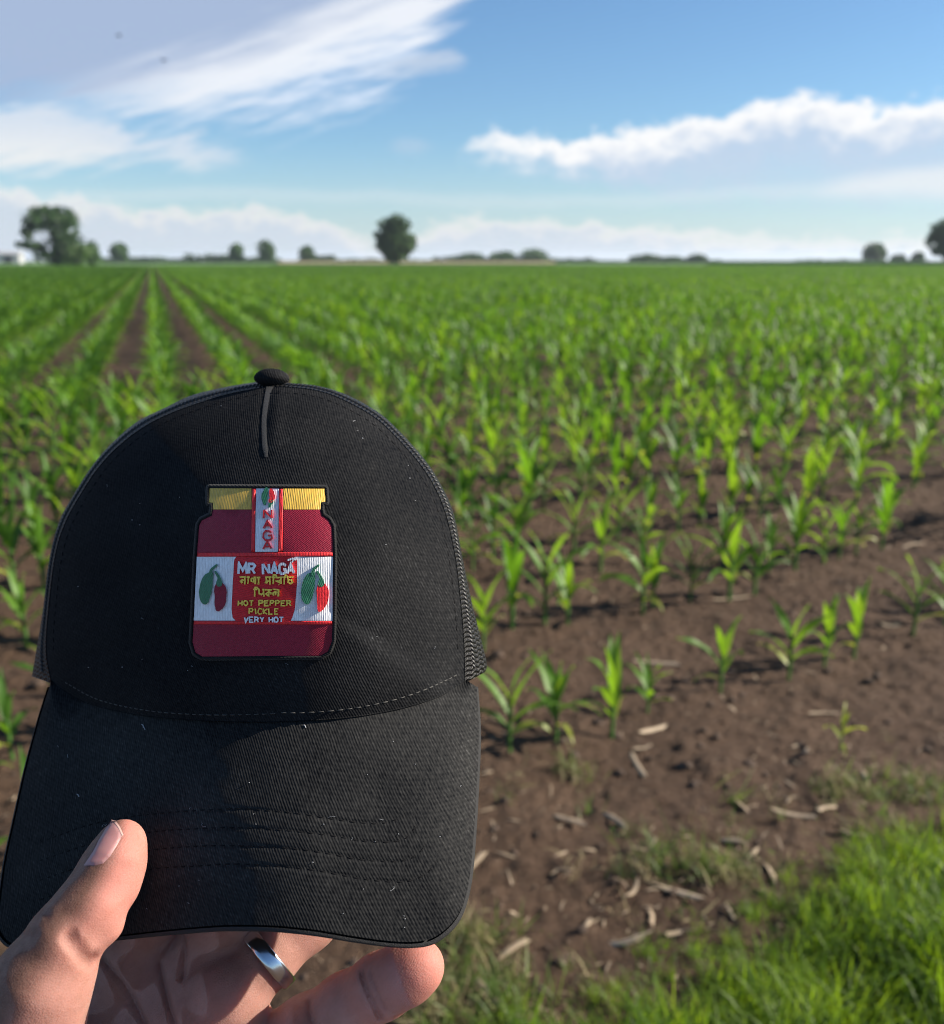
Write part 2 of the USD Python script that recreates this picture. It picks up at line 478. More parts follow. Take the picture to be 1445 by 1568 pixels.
soil_m = make_soil()
corn_cols = [(0.03454, 0.08486, 0.01402), (0.05373, 0.1253, 0.0187), (0.08446, 0.1698, 0.02337)]
corn_tr = [(0.1074, 0.2586, 0.01091), (0.1688, 0.3556, 0.01558), (0.2609, 0.4445, 0.02181)]
leaf_m = leafy('maize_leaf_material', corn_cols, corn_tr, mixf=0.42, rough=0.47, spec=0.28)
young_m = leafy('young_maize_leaf_material', [(0.05373, 0.1351, 0.01558), (0.08954, 0.1943, 0.02337), (0.1343, 0.2366, 0.03116)], [(0.1791, 0.3548, 0.01558), (0.2865, 0.4647, 0.02337), (0.4029, 0.5238, 0.03895)], rough=0.47, spec=0.28)
yellow_m = leafy('yellow_maize_leaf_material', [(0.1804, 0.2296, 0.0328), (0.246, 0.2788, 0.041), (0.2952, 0.2952, 0.0738)], [(0.41, 0.492, 0.041), (0.492, 0.5412, 0.0656), (0.5412, 0.5084, 0.1148)], rough=0.45)
stem_m = leafy('maize_stem_material', [(0.0492, 0.123, 0.0246), (0.082, 0.1722, 0.041)], [(0.123, 0.246, 0.0246), (0.205, 0.328, 0.0492)], mixf=0.2)
grass_m = leafy('grass_material', [(0.05125, 0.09792, 0.01188), (0.082, 0.1498, 0.0162), (0.1333, 0.2074, 0.0216), (0.205, 0.265, 0.0486)], [(0.164, 0.311, 0.0108), (0.2767, 0.4378, 0.01512), (0.41, 0.5645, 0.0216), (0.492, 0.576, 0.0648)], mixf=0.48, rough=0.5, spec=0.35)
dry_m = leafy('dry_grass_material', [(0.164, 0.1394, 0.0574), (0.2706, 0.2214, 0.1148), (0.3444, 0.2952, 0.1804)], [(0.205, 0.1804, 0.0656), (0.287, 0.246, 0.123), (0.328, 0.287, 0.164)], mixf=0.2, rough=0.7)
mixed_m = leafy('weed_material', [(0.0492, 0.0984, 0.0164), (0.1066, 0.1558, 0.0328), (0.246, 0.2214, 0.0984)], [(0.123, 0.2624, 0.0246), (0.2296, 0.3116, 0.041), (0.287, 0.2624, 0.0984)], mixf=0.35, rough=0.55)
straw_m = leafy('straw_material', [(0.2132, 0.1558, 0.0984), (0.3772, 0.2952, 0.205), (0.5576, 0.4756, 0.3608)], [(0.164, 0.123, 0.082), (0.246, 0.1804, 0.123), (0.328, 0.246, 0.164)], mixf=0.06, rough=0.7, scale=60.0)
clod_m = plain('clod_material', (0.05297, 0.03274, 0.02158), 0.9, noise_scale=30, var=0.4, bump=0.006, bump_scale=120)
foliage_m = leafy('tree_foliage_material', [(0.034, 0.085, 0.02), (0.055, 0.125, 0.028), (0.085, 0.165, 0.036)], [(0.03, 0.08, 0.012), (0.05, 0.12, 0.018), (0.08, 0.16, 0.022)], mixf=0.25, rough=0.6, scale=0.3)
lightfol_m = leafy('light_foliage_material', [(0.05, 0.10, 0.022), (0.075, 0.14, 0.03), (0.11, 0.18, 0.04)], [(0.08, 0.18, 0.02), (0.12, 0.24, 0.03), (0.16, 0.3, 0.04)], mixf=0.3, rough=0.6, scale=0.3)
bark_m = plain('bark_material', (0.06, 0.048, 0.038), 0.9, noise_scale=4, var=0.4)
wheat_m = plain('ripening_crop_material', (0.36, 0.31, 0.15), 0.9, noise_scale=0.2, var=0.15)
farfield_m = plain('far_crop_material', (0.07, 0.15, 0.03), 0.9, noise_scale=0.2, var=0.25)
wall_m = plain('white_wall_material', (0.30, 0.31, 0.32), 0.8)
roof_m = plain('grey_roof_material', (0.3, 0.31, 0.33), 0.7)
dark_m = plain('dark_opening_material', (0.03, 0.03, 0.035), 0.6)
bird_m = plain('bird_material', (0.03, 0.028, 0.028), 0.8)

crown_m = make_twill('crown_twill_material', math.radians(24), (0.003, 0.0037, 0.0053), (0.0165, 0.0168, 0.0178), sheen=0.0)
brim_m = make_twill('brim_twill_material', math.radians(30), (0.0034, 0.004, 0.0054), (0.0265, 0.0265, 0.0265), sheen=0.0)
bind_m = plain('brim_edge_material', (0.008, 0.008, 0.009), 0.85, noise_scale=900, var=0.5, bump=0.0003, bump_scale=2500)
under_m = plain('brim_underside_material', (0.012, 0.012, 0.013), 0.9)
net_m = make_net()
rope_m = plain('netting_edge_material', (0.012, 0.012, 0.013), 0.45, noise_scale=700, var=0.6)
seam_m = plain('seam_tape_material', (0.017, 0.0172, 0.018), 0.8, noise_scale=1200, var=0.5, bump=0.0002, bump_scale=2500)
stitch_m = plain('black_stitch_material', (0.005, 0.005, 0.006), 0.8, specular_ior_level=0.1)
pale_stitch_m = plain('grey_stitch_material', (0.03, 0.029, 0.027), 0.7)
lint_m = plain('lint_material', (0.3, 0.31, 0.33), 0.9)
black_thread_m = make_thread('black_thread_material', (0.0065, 0.0065, 0.007), math.radians(60), 0.0007, rough=0.7, gloss=0.12)
maroon_m = make_thread('maroon_thread_material', (0.20, 0.004, 0.022), math.radians(55), 0.0005, var=0.3, rough=0.5, gloss=0.3)
red_m = make_thread('red_thread_material', (0.58, 0.012, 0.018), 0.0, 0.0005, rough=0.5, gloss=0.35)
red2_m = make_thread('red_panel_thread_material', (0.50, 0.009, 0.017), math.radians(80), 0.0006, rough=0.5, gloss=0.3)
white_m = make_thread('white_thread_material', (0.66, 0.67, 0.70), 0.0, 0.0006, var=0.2, rough=0.6, gloss=0.25, lenp=500.0)
gold_m = make_thread('gold_thread_material', (0.58, 0.36, 0.05), 0.0, 0.0006, var=0.35, rough=0.4, gloss=0.6, lenp=260.0)
yellow_t_m = make_thread('yellow_thread_material', (0.75, 0.52, 0.05), 0.3, 0.0005)
green_t_m = make_thread('green_thread_material', (0.012, 0.115, 0.05), 0.4, 0.0006)
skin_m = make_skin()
nail_m = plain('nail_material', (0.30, 0.145, 0.145), 0.45, noise_scale=90, var=0.08, specular_ior_level=0.35, subsurface_weight=0.3, subsurface_scale=0.001)
nailtip_m = plain('nail_tip_material', (0.38, 0.24, 0.215), 0.5, specular_ior_level=0.55)
metal_m = plain('ring_metal_material', (0.62, 0.63, 0.66), 0.2, metallic=1.0, noise_scale=300, var=0.08)

# ---------------------------------------------------------------- the ground
rng = np.random.default_rng(11)


def ground_z(x, y):
    x, y = np.asarray(x, float), np.asarray(y, float)
    q = np.stack([x, y, 0 * x], -1)
    d = np.hypot(x, y)
    fade = np.clip((30 - d) / 20, 0, 1)
    z = 0.055 * (meshkit.fbm(q * 1.7, 3, 5) - 0.5) + 0.034 * (meshkit.fbm(q * 7.0, 3, 8) - 0.5)
    z = z + 0.018 * (np.abs(meshkit.fbm(q * 24.0, 2, 3) - 0.5) * 2 - 0.3)
    return z * fade


def graded(lo, hi, step, far, ratio=1.22):
    a = list(np.arange(lo, hi + step / 2, step))
    s, x = step, a[-1]
    while x < far:
        s *= ratio; x += s; a.append(x)
    s, x = step, a[0]
    while x > -far:
        s *= ratio; x -= s; a.insert(0, x)
    return np.array(a)


gx, gy = graded(-1.9, 3.4, 0.013, 4000.0), graded(1.25, 5.6, 0.013, 4000.0)
XX, YY = np.meshgrid(gx, gy, indexing='ij')
gv = np.stack([XX, YY, ground_z(XX, YY)], -1).reshape(-1, 3)
ground = obj('ground', (gv, grid_faces(len(gx), len(gy))), soil_m, smooth=True)
tag(ground, kind='structure')


def slab(name, corners, h, mat):
    """A far field: its crop is a sheet with a real standing edge of height h."""
    n = len(corners)
    lo = np.array([[x, y, -0.05] for x, y in corners]); hi = np.array([[x, y, h] for x, y in corners])
    f = [[0 + n, k + n, k + 1 + n] for k in range(1, n - 1)]
    for k in range(n):
        j = (k + 1) % n
        f += [[k, j, j + n], [k, j + n, k + n]]
    return tag(obj(name, (np.vstack([lo, hi]), np.array(f)), mat), kind='structure')


def far(px, d):
    p = P(px, 398.0, 1.0) - EYE
    p = p / np.hypot(p[0], p[1]) * d
    return float(p[0]), float(p[1])


FIELD_END = 205.0
slab('ripening_crop', [far(425, 226), far(850, 226), far(850, 420), far(425, 420)], 0.75, wheat_m)
slab('far_green_crop', [far(1085, 226), far(1800, 226), far(1800, 380), far(1085, 380)], 1.05, farfield_m)
slab('pasture', [far(-600, 212), far(424, 212), far(424, 900), far(-600, 900)], 0.12, farfield_m)
slab('meadow', [far(852, 212), far(1083, 212), far(1083, 900), far(852, 900)], 0.12, farfield_m)

# ---------------------------------------------------------------- trees on the horizon
def leaf_quads(pts, size, r, out=None):
    n = len(pts)
    a = r.normal(size=(n, 3)); a /= np.linalg.norm(a, axis=1, keepdims=True)
    b = np.cross(a, r.normal(size=(n, 3))); b /= np.linalg.norm(b, axis=1, keepdims=True)
    s = (size * r.uniform(0.6, 1.35, n))[:, None]
    v = np.stack([pts - s * a * .5 - s * b * .32, pts + s * a * .5 - s * b * .2, pts + s * a * .62 + s * b * .28, pts - s * a * .4 + s * b * .36], 1).reshape(-1, 3)
    k = np.arange(n) * 4
    return v, np.vstack([np.stack([k, k + 1, k + 2], 1), np.stack([k, k + 2, k + 3], 1)])


def crown_points(blobs, n, r, seed, holes=()):
    w = np.array([b[3] * b[4] * b[5] for b in blobs]); w = w ** 0.75 / (w ** 0.75).sum()
    out = []
    for b, k in zip(blobs, r.multinomial(n * 3, w)):
        d = r.normal(size=(k, 3)); d /= np.linalg.norm(d, axis=1, keepdims=True)
        rad = r.uniform(0, 1, k) ** 0.42 * (1 + .22 * (meshkit.noise(d * 5.5 + 3, seed + 4) - .5)) + np.abs(r.normal(0, .05, k))
        out.append(np.array(b[:3]) + d * rad[:, None] * np.array(b[3:6]) * (0.82 + 0.36 * meshkit.noise(d * 2.3 + np.array(b[:3]), seed))[:, None])
    p = np.vstack(out)
    keep = meshkit.fbm(p * 0.8, 3, seed) > 0.42
    for h in holes:
        q = (p - np.array(h[:3])) / np.array(h[3:6])
        keep &= (q[:, [0, 2]] ** 2).sum(1) > r.uniform(0.2, 1.25, len(p))
    p = p[keep & (p[:, 2] > 0.1)]
    return p[r.permutation(len(p))[:n]]


def tree(px, base_d, blobs, label, cat='tree', n=1500, leaf=0.55, trunk=None, limbs=(), group=None, mat=None, seed=0, holes=(), name='tree'):
    r = np.random.default_rng(100 + seed)
    x, y = far(px, base_d)
    z = 0.0
    t = thing(name, (x, y, z), math.atan2(-x, y))
    if trunk:
        h, rad = trunk
        pts = [(0, 0, -0.2), (0.04 * h, 0, h * .35), (-0.03 * h, 0.02 * h, h * .7), (0, 0, h)]
        ms = [tube(spline(pts, 8), np.linspace(rad * 1.15, rad * 0.45, 8), 7)]
        for (x1, y1, z1, z0) in limbs:
            ms.append(tube(spline([(0, 0, z0), (x1 * .45, y1 * .45, z0 + (z1 - z0) * .6), (x1, y1, z1)], 7), np.linspace(rad * .5, rad * .14, 7), 5))
        obj('trunk', join(ms), bark_m, t, smooth=True)
    p = crown_points(blobs, n, r, seed, holes)
    obj('crown', leaf_quads(p, leaf, r), mat or foliage_m, t)
    return tag(t, label, cat, group)


k230 = 230 / F * 1.02   # metres per photo pixel at the two big trees
tree(86, 230, [(-2.8, 0, 9.8, 3.1, 3.0, 2.5), (1.9, 0, 9.2, 3.6, 3.2, 3.3), (2.4, 0, 5.0, 3.5, 3.2, 3.3), (-5.0, 0, 6.9, 1.5, 1.8, 1.5), (-4.0, .3, 4.3, 2.4, 2.2, 1.0), (-1.0, 0, 2.2, 3.4, 3.0, 1.7), (-.3, 0, 11.2, 2.6, 2.4, 1.5), (-6.4, 0, 4.6, 1.2, 1.2, .6)],
     'large spreading dark tree with a gap through its crown, far left of the field', n=5200, leaf=0.6, trunk=(8.5, 0.5), limbs=[(-4.5, 0, 8.5, 2.5), (3.5, .5, 8.5, 3.5), (-2, 0, 10.5, 4.5), (2.8, -.4, 6.0, 2.2), (-5.2, 0, 5.0, 1.8)], seed=1, holes=[(-2.7, 0, 6.5, 1.5, 9, 1.45)])
tree(118, 227, [(0, 0, 2.2, 2.6, 2.2, 2.1), (-1.8, 0, 1.4, 2.2, 2, 1.4), (1.6, 0, 3.4, 1.5, 1.5, 1.6)], 'lighter green bush under the large spreading tree at left', 'bush', n=1000, leaf=0.6, trunk=(2.0, .15), mat=lightfol_m, seed=2, name='bush')
tree(142, 236, [(0, 0, 3.4, 1.5, 1.5, 2.2), (0.3, 0, 1.6, 1.8, 1.6, 1.5)], 'small tree touching the right edge of the large spreading tree', n=600, leaf=0.6, trunk=(3.4, .16), seed=3)
tree(605, 232, [(0.4, 0, 9.2, 2.7, 2.9, 2.6), (-3.6, 0, 7.0, 1.3, 1.4, 1.1), (3.7, 0, 6.2, 1.3, 1.3, 1.3), (-1.9, 0, 9.4, 1.9, 2.2, 1.5), (2.0, 0, 9.3, 1.8, 2.2, 1.4), (0.5, 0, 5.6, 4.2, 3.8, 2.3), (-2.3, 0, 5.2, 2.3, 2.3, 1.9), (2.8, 0, 4.6, 2.2, 2.2, 1.9), (0.2, 0, 2.9, 3.1, 2.8, 1.6), (0, 0, 7.2, 3.2, 2.9, 2.4), (0, 0, 2.0, 2.4, 2.2, 1.5), (0, 0, 4.3, 4.1, 3.6, 2.5)],
     'lone tall dark tree at the field edge, left of the centre of the horizon', n=6500, leaf=0.62, trunk=(8.0, 0.42), limbs=[(-2.6, 0, 8.5, 3), (2.6, .3, 9, 3.5), (1.6, 0, 6, 2.2), (-2.2, 0, 5.6, 2)], seed=4)
tree(1444, 262, [(0, 0, 8.3, 3.4, 3.2, 2.5), (-1.6, 0, 6.0, 2.9, 2.8, 2.2), (1.8, 0, 5.8, 3.2, 2.8, 2.6), (0, 0, 4.0, 3.2, 2.8, 1.8)], 'dark rounded tree cut by the right edge of the view', n=4200, leaf=0.62, trunk=(6.5, 0.4), limbs=[(-2, 0, 6.5, 2.4), (2, 0, 7, 2.8)], seed=5)


def far_tree(px, top, wpx, label, seed, d=420, stem=True, cat='tree', name='tree', group=None, n=None):
    k = d / F
    h = (398 + F * EYE[2] / d - top) * k
    w = wpx * k / 2
    tb = [(0, 0, h * .62, w, w, h * .38), (-w * .45, 0, h * .42, w * .62, w * .7, h * .3), (w * .45, 0, h * .4, w * .6, w * .7, h * .3), (w * .12, 0, h * .82, w * .55, w * .6, h * .2)]
    if not stem:
        tb += [(0, 0, h * .25, w * 1.05, w, h * .36), (-w * .5, 0, h * .2, w * .6, w * .7, h * .3), (w * .5, 0, h * .2, w * .6, w * .7, h * .3)]
    return tree(px, d, tb, label, cat, n=n or 1500, leaf=0.8, trunk=(h * .6, h * .03) if stem else None, seed=seed, name=name, group=group)


far_tree(184, 375, 23, 'small pointed tree on the horizon between the large left tree and the first hedge', 10)
far_tree(363, 375, 21, 'small round tree at the right end of the far left hedge', 11)
far_tree(408, 371, 25, 'small upright oval tree standing right of the far left hedge', 12)
far_tree(470, 378, 22, 'small dark tree at the left end of the short hedge', 13)
far_tree(720, 388, 50, 'broad flat-topped bush in the middle of the horizon, left of two rounder bushes', 14, cat='bush', name='bush', stem=False)
far_tree(770, 386, 46, 'rounded bush between the flat-topped bush and the tallest bush of the clump', 15, cat='bush', name='bush', stem=False)
far_tree(817, 382, 44, 'tallest domed bush at the right end of the mid-horizon clump', 16, cat='bush', name='bush', stem=False)
far_tree(988, 390, 46, 'wide dark bush right of the low mid-horizon hedge', 17, cat='bush', name='bush', stem=False)
far_tree(1028, 393, 40, 'low bush between the wide dark bush and the small domed bush', 18, cat='bush', name='bush', stem=False)
far_tree(1067, 390, 28, 'small domed bush at the right end of the far right-hand clump', 19, cat='bush', name='bush', stem=False)
far_tree(1338, 376, 30, 'bushy small tree left of two tiny trees near the right edge', 20)
far_tree(1375, 391, 18, 'tiny tree just right of the bushy small tree near the right edge', 21)
far_tree(1405, 388, 16, 'tiny tree beside the rounded tree cut by the right edge', 22)


def hedge(x0, x1, top, label, seed, d=440, amp=0.3, n=1400, mat=None):
    k = d / F
    h = (398 + F * EYE[2] / d - top + 2.0) * k
    L = (x1 - x0) * k
    r = np.random.default_rng(seed)
    m = max(4, int(L / (h * 1.1)))
    blobs = [(-L / 2 + L * (i + .5) / m, 0, h * .38, L / m * .85, 1.6, h * .55 * (1 + amp * r.uniform(-1, 1))) for i in range(m)]
    x, y = far((x0 + x1) / 2, d)
    t = thing('hedge', (x, y, 0), math.atan2(-x, y))
    obj('foliage', leaf_quads(crown_points(blobs, n, r, seed), 0.8, r), mat or foliage_m, t)
    return tag(t, label, 'hedge')


hedge(284, 360, 391, 'dark uneven hedge at left, ending in a small round tree', 31, n=1500)
hedge(150, 262, 396, 'low hedge behind the pointed small tree at left', 32, amp=.4, n=1500)
hedge(372, 424, 395, 'low hedge under the upright oval tree', 33, n=900)
hedge(462, 512, 392, 'short hedge with a small dark tree at its left end', 34, n=900)
hedge(545, 640, 398, 'very low hedge behind the lone tall tree', 35, n=900)
hedge(664, 706, 394, 'low hedge at the left end of the mid-horizon bushes', 36, n=700)
hedge(838, 912, 397, 'low hedge just right of the tallest domed bush', 37, n=1200)
hedge(910, 968, 401, 'thin low hedge leading to the wide dark bush', 38, n=700)
hedge(1078, 1320, 402, 'long very low hedge along the right horizon', 39, d=470, n=2600, mat=lightfol_m)

hedge(500, 584, 398, 'faint low hedge between the short hedge and the lone tall tree', 40, n=900)
hedge(606, 668, 399, 'faint low hedge right of the lone tall tree', 41, n=700)
hedge(1030, 1100, 399, 'low hedge running right from the small domed bush', 42, n=800)
hedge(200, 290, 397, 'low hedge left of the dark uneven hedge', 43, d=460, n=900)
hedge(1230, 1400, 399, 'low hedge under the small trees near the right edge', 44, n=1600)

# pale barn at the far left edge
bx, by = far(-2, 430)
def haze_box():
    g = Graph()
    vol = g('principled_volume', color=(0.80, 0.88, 1.0), density=HAZE, anisotropy=0.2)
    m = g.build('haze_material', volume=vol.volume)
    b_ = trimesh.creation.box([13000, 13000, 41.5], trimesh.transformations.translation_matrix([0, 0, 19.25]))
    return tag(obj('haze', b_, m), kind='stuff')


haze_box()
barn = thing('barn', (bx, by, 0), math.radians(12))
obj('wall', trimesh.creation.box([17, 9, 3.6], trimesh.transformations.translation_matrix([0, 0, 1.8])), wall_m, barn)
obj('roof', (np.array([[-8.9, -4.9, 3.6], [8.9, -4.9, 3.6], [8.9, 4.9, 3.6], [-8.9, 4.9, 3.6], [-8.9, 0, 5.0], [8.9, 0, 5.0]]), np.array([[0, 1, 5], [0, 5, 4], [2, 3, 4], [2, 4, 5], [0, 4, 3], [1, 2, 5], [0, 3, 2], [0, 2, 1]])), roof_m, barn)
obj('door', trimesh.creation.box([3.2, 0.1, 3.0], trimesh.transformations.translation_matrix([4.5, -4.53, 1.5])), dark_m, barn)
tag(barn, 'pale low building at the far left end of the horizon', 'building')

# two birds high in the sky
for px, py, a, lb in ((182, 55, 0.4, 'tiny dark bird in the grey cloud, the higher of two'), (251, 93, -0.5, 'tiny dark bird in the pale cloud, the lower of two')):
    c = P(px, py, 62.0)
    body = trimesh.creation.icosphere(2, 1.0); body.apply_scale([0.17, 0.055, 0.05])
    ms = [(np.array(body.vertices), np.array(body.faces))]
    for s in (-1, 1):
        w = np.array([[0.07, 0.03 * s, 0.01], [-0.07, 0.03 * s, 0.01], [0.06, 0.2 * s, 0.09], [-0.04, 0.2 * s, 0.085], [-0.03, 0.36 * s, 0.05], [-0.08, 0.36 * s, 0.05]])
        w2 = w - [0, 0, 0.008]
        ms.append((np.vstack([w, w2]), np.array([[0, 1, 3], [0, 3, 2], [2, 3, 5], [2, 5, 4], [6, 9, 7], [6, 8, 9], [8, 11, 9], [8, 10, 11], [0, 2, 8], [0, 8, 6], [2, 4, 10], [2, 10, 8], [1, 9, 3], [1, 7, 9], [3, 11, 5], [3, 9, 11]])))
    ms.append((np.array([[-0.14, 0.02, 0], [-0.14, -0.02, 0], [-0.27, 0.05, 0], [-0.27, -0.05, 0]]), np.array([[0, 1, 3], [0, 3, 2]])))
    v, f = join(ms)
    ca, sa = math.cos(a), math.sin(a)
    v = v @ np.array([[ca, sa, 0], [-sa, ca, 0], [0, 0, 1]])
    tag(obj('bird', (v + c, f), bird_m, origin=c, smooth=True), lb, 'bird')

# ---------------------------------------------------------------- the cap
CEN = np.array([405.0, 880.0]); DC = 0.3212
# edge of the front panel: photo pixel x, y and depth, from bottom left over the top to bottom right
PANEL = [(78, 1046, 0.373), (70, 1000, 0.373), (73, 940, 0.373), (84, 850, 0.3745), (100, 799, 0.3759), (124, 755, 0.3772), (150, 716, 0.3783), (182, 682, 0.3793), (222, 652, 0.3802), (262, 632, 0.3808), (300, 618, 0.3812), (345, 604, 0.3816), (390, 595, 0.3819), (415, 592, 0.3819), (440, 592, 0.3819), (483, 597, 0.3818), (522, 610, 0.3814), (573, 638, 0.3806), (607, 669, 0.3797), (643, 710, 0.3785), (666, 746, 0.3775), (683, 788, 0.3763), (697, 850, 0.3745), (706, 925, 0.373), (711, 990, 0.373), (712, 1046, 0.373)]
SEAM = [(712, 1046, .373), (670, 1068, .354), (605, 1087, .339), (530, 1099, .3285), (435, 1105, .3235), (350, 1105, .325), (270, 1101, .331), (200, 1093, .341), (130, 1076, .357), (78, 1046, .372)]
panel_e = spline(PANEL, 220)
seam_e = spline(SEAM, 120)
OUT = np.vstack([panel_e, seam_e[1:-1]])
_th = np.unwrap(np.arctan2(OUT[:, 1] - CEN[1], OUT[:, 0] - CEN[0]))
_o = np.argsort(_th % (2 * np.pi))
TH, RR, DD = (_th % (2 * np.pi))[_o], np.hypot(OUT[:, 0] - CEN[0], OUT[:, 1] - CEN[1])[_o], OUT[_o, 2]
TH, RR, DD = np.r_[TH[-1] - 2 * np.pi, TH, TH[0] + 2 * np.pi], np.r_[RR[-1], RR, RR[0]], np.r_[DD[-1], DD, DD[0]]
QE = 0.94
TURN = 0.000045             # the cap is turned a little to the viewer's left


def turned(e):
    e = np.array(e, float); e[:, 2] += TURN * (405 - e[:, 0])
    return e


def crown_depth(px, py):
    """Depth of the front panel's cloth at a photo pixel: a domed panel, with the sewn pleat at its top and slight unevenness."""
    px, py = np.asarray(px, float), np.asarray(py, float)
    dx, dy = px - CEN[0], py - CEN[1]
    a = np.arctan2(dy, dx) % (2 * np.pi)
    r = np.clip(np.hypot(dx, dy) / np.interp(a, TH, RR), 0, 1)
    gq = (1 - np.sqrt(1 - (QE * r) ** 2)) / (1 - math.sqrt(1 - QE ** 2))
    d = DC + (np.interp(a, TH, DD) - DC) * gq
    # the pleat: the cloth left of the centre seam lies a little deeper, the seam is a soft valley that dies out below
    fade = np.clip((700 - py) / 60, 0, 1) * np.clip((py - 590) / 12, 0, 1)
    sx = 404 + 10 * np.clip((660 - py) / 70, 0, 1) ** 2
    d = d + fade * (0.0013 * np.exp(-((px - sx) / 9.0) ** 2) - 0.0010 * np.exp(-((px - sx - 16) / 14.0) ** 2) + 0.0006 / (1 + np.exp((px - sx) / 5)))
    dent = np.exp(-(((px - 400) / 55) ** 2 + ((py - 712) / 22) ** 2))
    d = d + 0.0011 * dent
    d = d + TURN * (405 - px)
    q = np.stack([px / 130.0, py / 130.0, 0 * px + .5], -1)
    return d + 0.0022 * (meshkit.fbm(q, 3, 21) - 0.5) * np.clip(1.2 - r, 0.15, 1)


cap_at = P(420, 1000, .34)
cap = thing('baseball_cap', cap_at)
tag(cap, 'black trucker cap with an embroidered jar patch, held up by the brim in a hand', 'cap')


def cobj(name, mesh, mat, parent=None, smooth=True):
    return obj(name, mesh, mat, parent or cap, smooth=smooth, origin=cap_at)


nr, na = 110, 300
aa = np.linspace(0, 2 * np.pi, na, endpoint=False)
rad = np.linspace(0, 1, nr) ** 0.85
rad[0] = 1e-4
px = CEN[0] + rad[:, None] * np.interp(aa, TH, RR)[None] * np.cos(aa)[None]
py = CEN[1] + rad[:, None] * np.interp(aa, TH, RR)[None] * np.sin(aa)[None]
dep = crown_depth(px, py)
v = P(px, py, dep).reshape(-1, 3)
# the inner face of the cloth, so that the panel has thickness
inner = P(px, py, dep + 0.0022).reshape(-1, 3)
f = grid_faces(nr, na, wrap=True)
rim = np.arange(na) + (nr - 1) * na
rim2 = np.roll(rim, -1)
N = len(v)
edge_f = np.vstack([np.stack([rim, rim + N, rim2 + N], 1), np.stack([rim, rim2 + N, rim2], 1)])
front = cobj('front_panel', (np.vstack([v, inner]), np.vstack([f, f[:, ::-1] + N, edge_f[:, ::-1]])), crown_m)

# netting: from the panel's edge outwards to the outline, then back over the crown to a closed rear
OUTER = [(50, 1036, 0.391), (58, 985, 0.391), (66, 935, 0.391), (76, 857, 0.3922), (91, 799, 0.3939), (115, 755, 0.3952), (142, 713, 0.3964), (173, 678, 0.3974), (211, 646, 0.3984), (253, 625, 0.399), (294, 606, 0.3995), (343, 594, 0.3999), (390, 586, 0.4), (415, 584, 0.4), (443, 587, 0.4), (483, 591, 0.4), (525, 603, 0.3996), (576, 630, 0.3988), (611, 661, 0.3979), (646, 700, 0.3968), (669, 733, 0.3958), (693, 784, 0.3944), (707, 852, 0.3924), (723, 929, 0.391), (743, 1012, 0.391), (741, 1030, 0.391)]
out_e = turned(spline(OUTER, 220))
panel_t = turned(panel_e)
ne = 220
rows = [panel_t, 0.5 * (panel_t + out_e) - [0, 0, .003], out_e]
backc = np.array([405.0, 1010.0])
for s_, dd in ((1.0, .02), (.985, .045), (.95, .07), (.88, .095), (.76, .118), (.58, .135), (.34, .145), (.0, .148)):
    w = np.clip((1 - s_) * 1.0, 0, 1)
    r_ = out_e.copy()
    r_[:, :2] = backc + (out_e[:, :2] - backc) * s_
    r_[:, 2] = out_e[:, 2] + dd
    rows.append(r_)
rows = np.array(rows)
fine = []
for k in range(ne):
    fine.append(spline(rows[:, k], per=4))
fine = np.array(fine).transpose(1, 0, 2)
nv = P(fine[..., 0], fine[..., 1], fine[..., 2])
arc = np.r_[0, np.cumsum(np.linalg.norm(np.diff(nv[8], axis=0), axis=1))]
back = np.cumsum(np.r_[np.zeros((1, ne)), np.linalg.norm(np.diff(nv, axis=0), axis=2)], axis=0)
uv = np.stack([np.repeat(arc[None] / 0.0019, len(nv), 0), back / 0.0026], -1).reshape(-1, 2)
net = usdkit.mesh(stage, str(cap.GetPath()) + '/netting_panel', ((nv - cap_at).reshape(-1, 3), grid_faces(len(nv), ne)), net_m, smooth=True, uv=uv)

# knotted edge of the netting along the panel: stitches one after another
ed = spline(0.6 * panel_t + 0.4 * out_e - [0, 0, .002], 900)
c3 = P(ed[:, 0], ed[:, 1], ed[:, 2])
ln = np.r_[0, np.cumsum(np.linalg.norm(np.diff(c3, axis=0), axis=1))]
kn = []
for i, s_ in enumerate(np.arange(0.004, ln[-1] - .004, 0.00165)):
    a_ = np.array([np.interp(s_ - .0010, ln, c3[:, j]) for j in range(3)])
    b_ = np.array([np.interp(s_ + .0012, ln, c3[:, j]) for j in range(3)])
    t_ = (b_ - a_) / np.linalg.norm(b_ - a_)
    o_ = np.cross(t_, FWD); o_ /= np.linalg.norm(o_)
    k_ = 0.0008
    kn.append(tube([a_ - o_ * k_, a_ * .5 + b_ * .5 - FWD * .0006, b_ + o_ * k_], [.00036, .00062, .00036], 5))
cobj('netting_edge', join(kn), rope_m)

# button on top
b = trimesh.creation.icosphere(3, 1.0)
bv = np.array(b.vertices)
bv[:, 1] = np.where(bv[:, 1] < 0, bv[:, 1] * .75, bv[:, 1])
kk = .384 / F
bc = P(416, 580, .386)
ra = math.radians(-4)
bw = bv * [27 * kk, 15.5 * kk, 24 * kk]
bw = bc + np.outer(bw[:, 0], RIGHT) + np.outer(bw[:, 1], UP) - np.outer(bw[:, 2], FWD)
cobj('button', (bw, b.faces), crown_m)

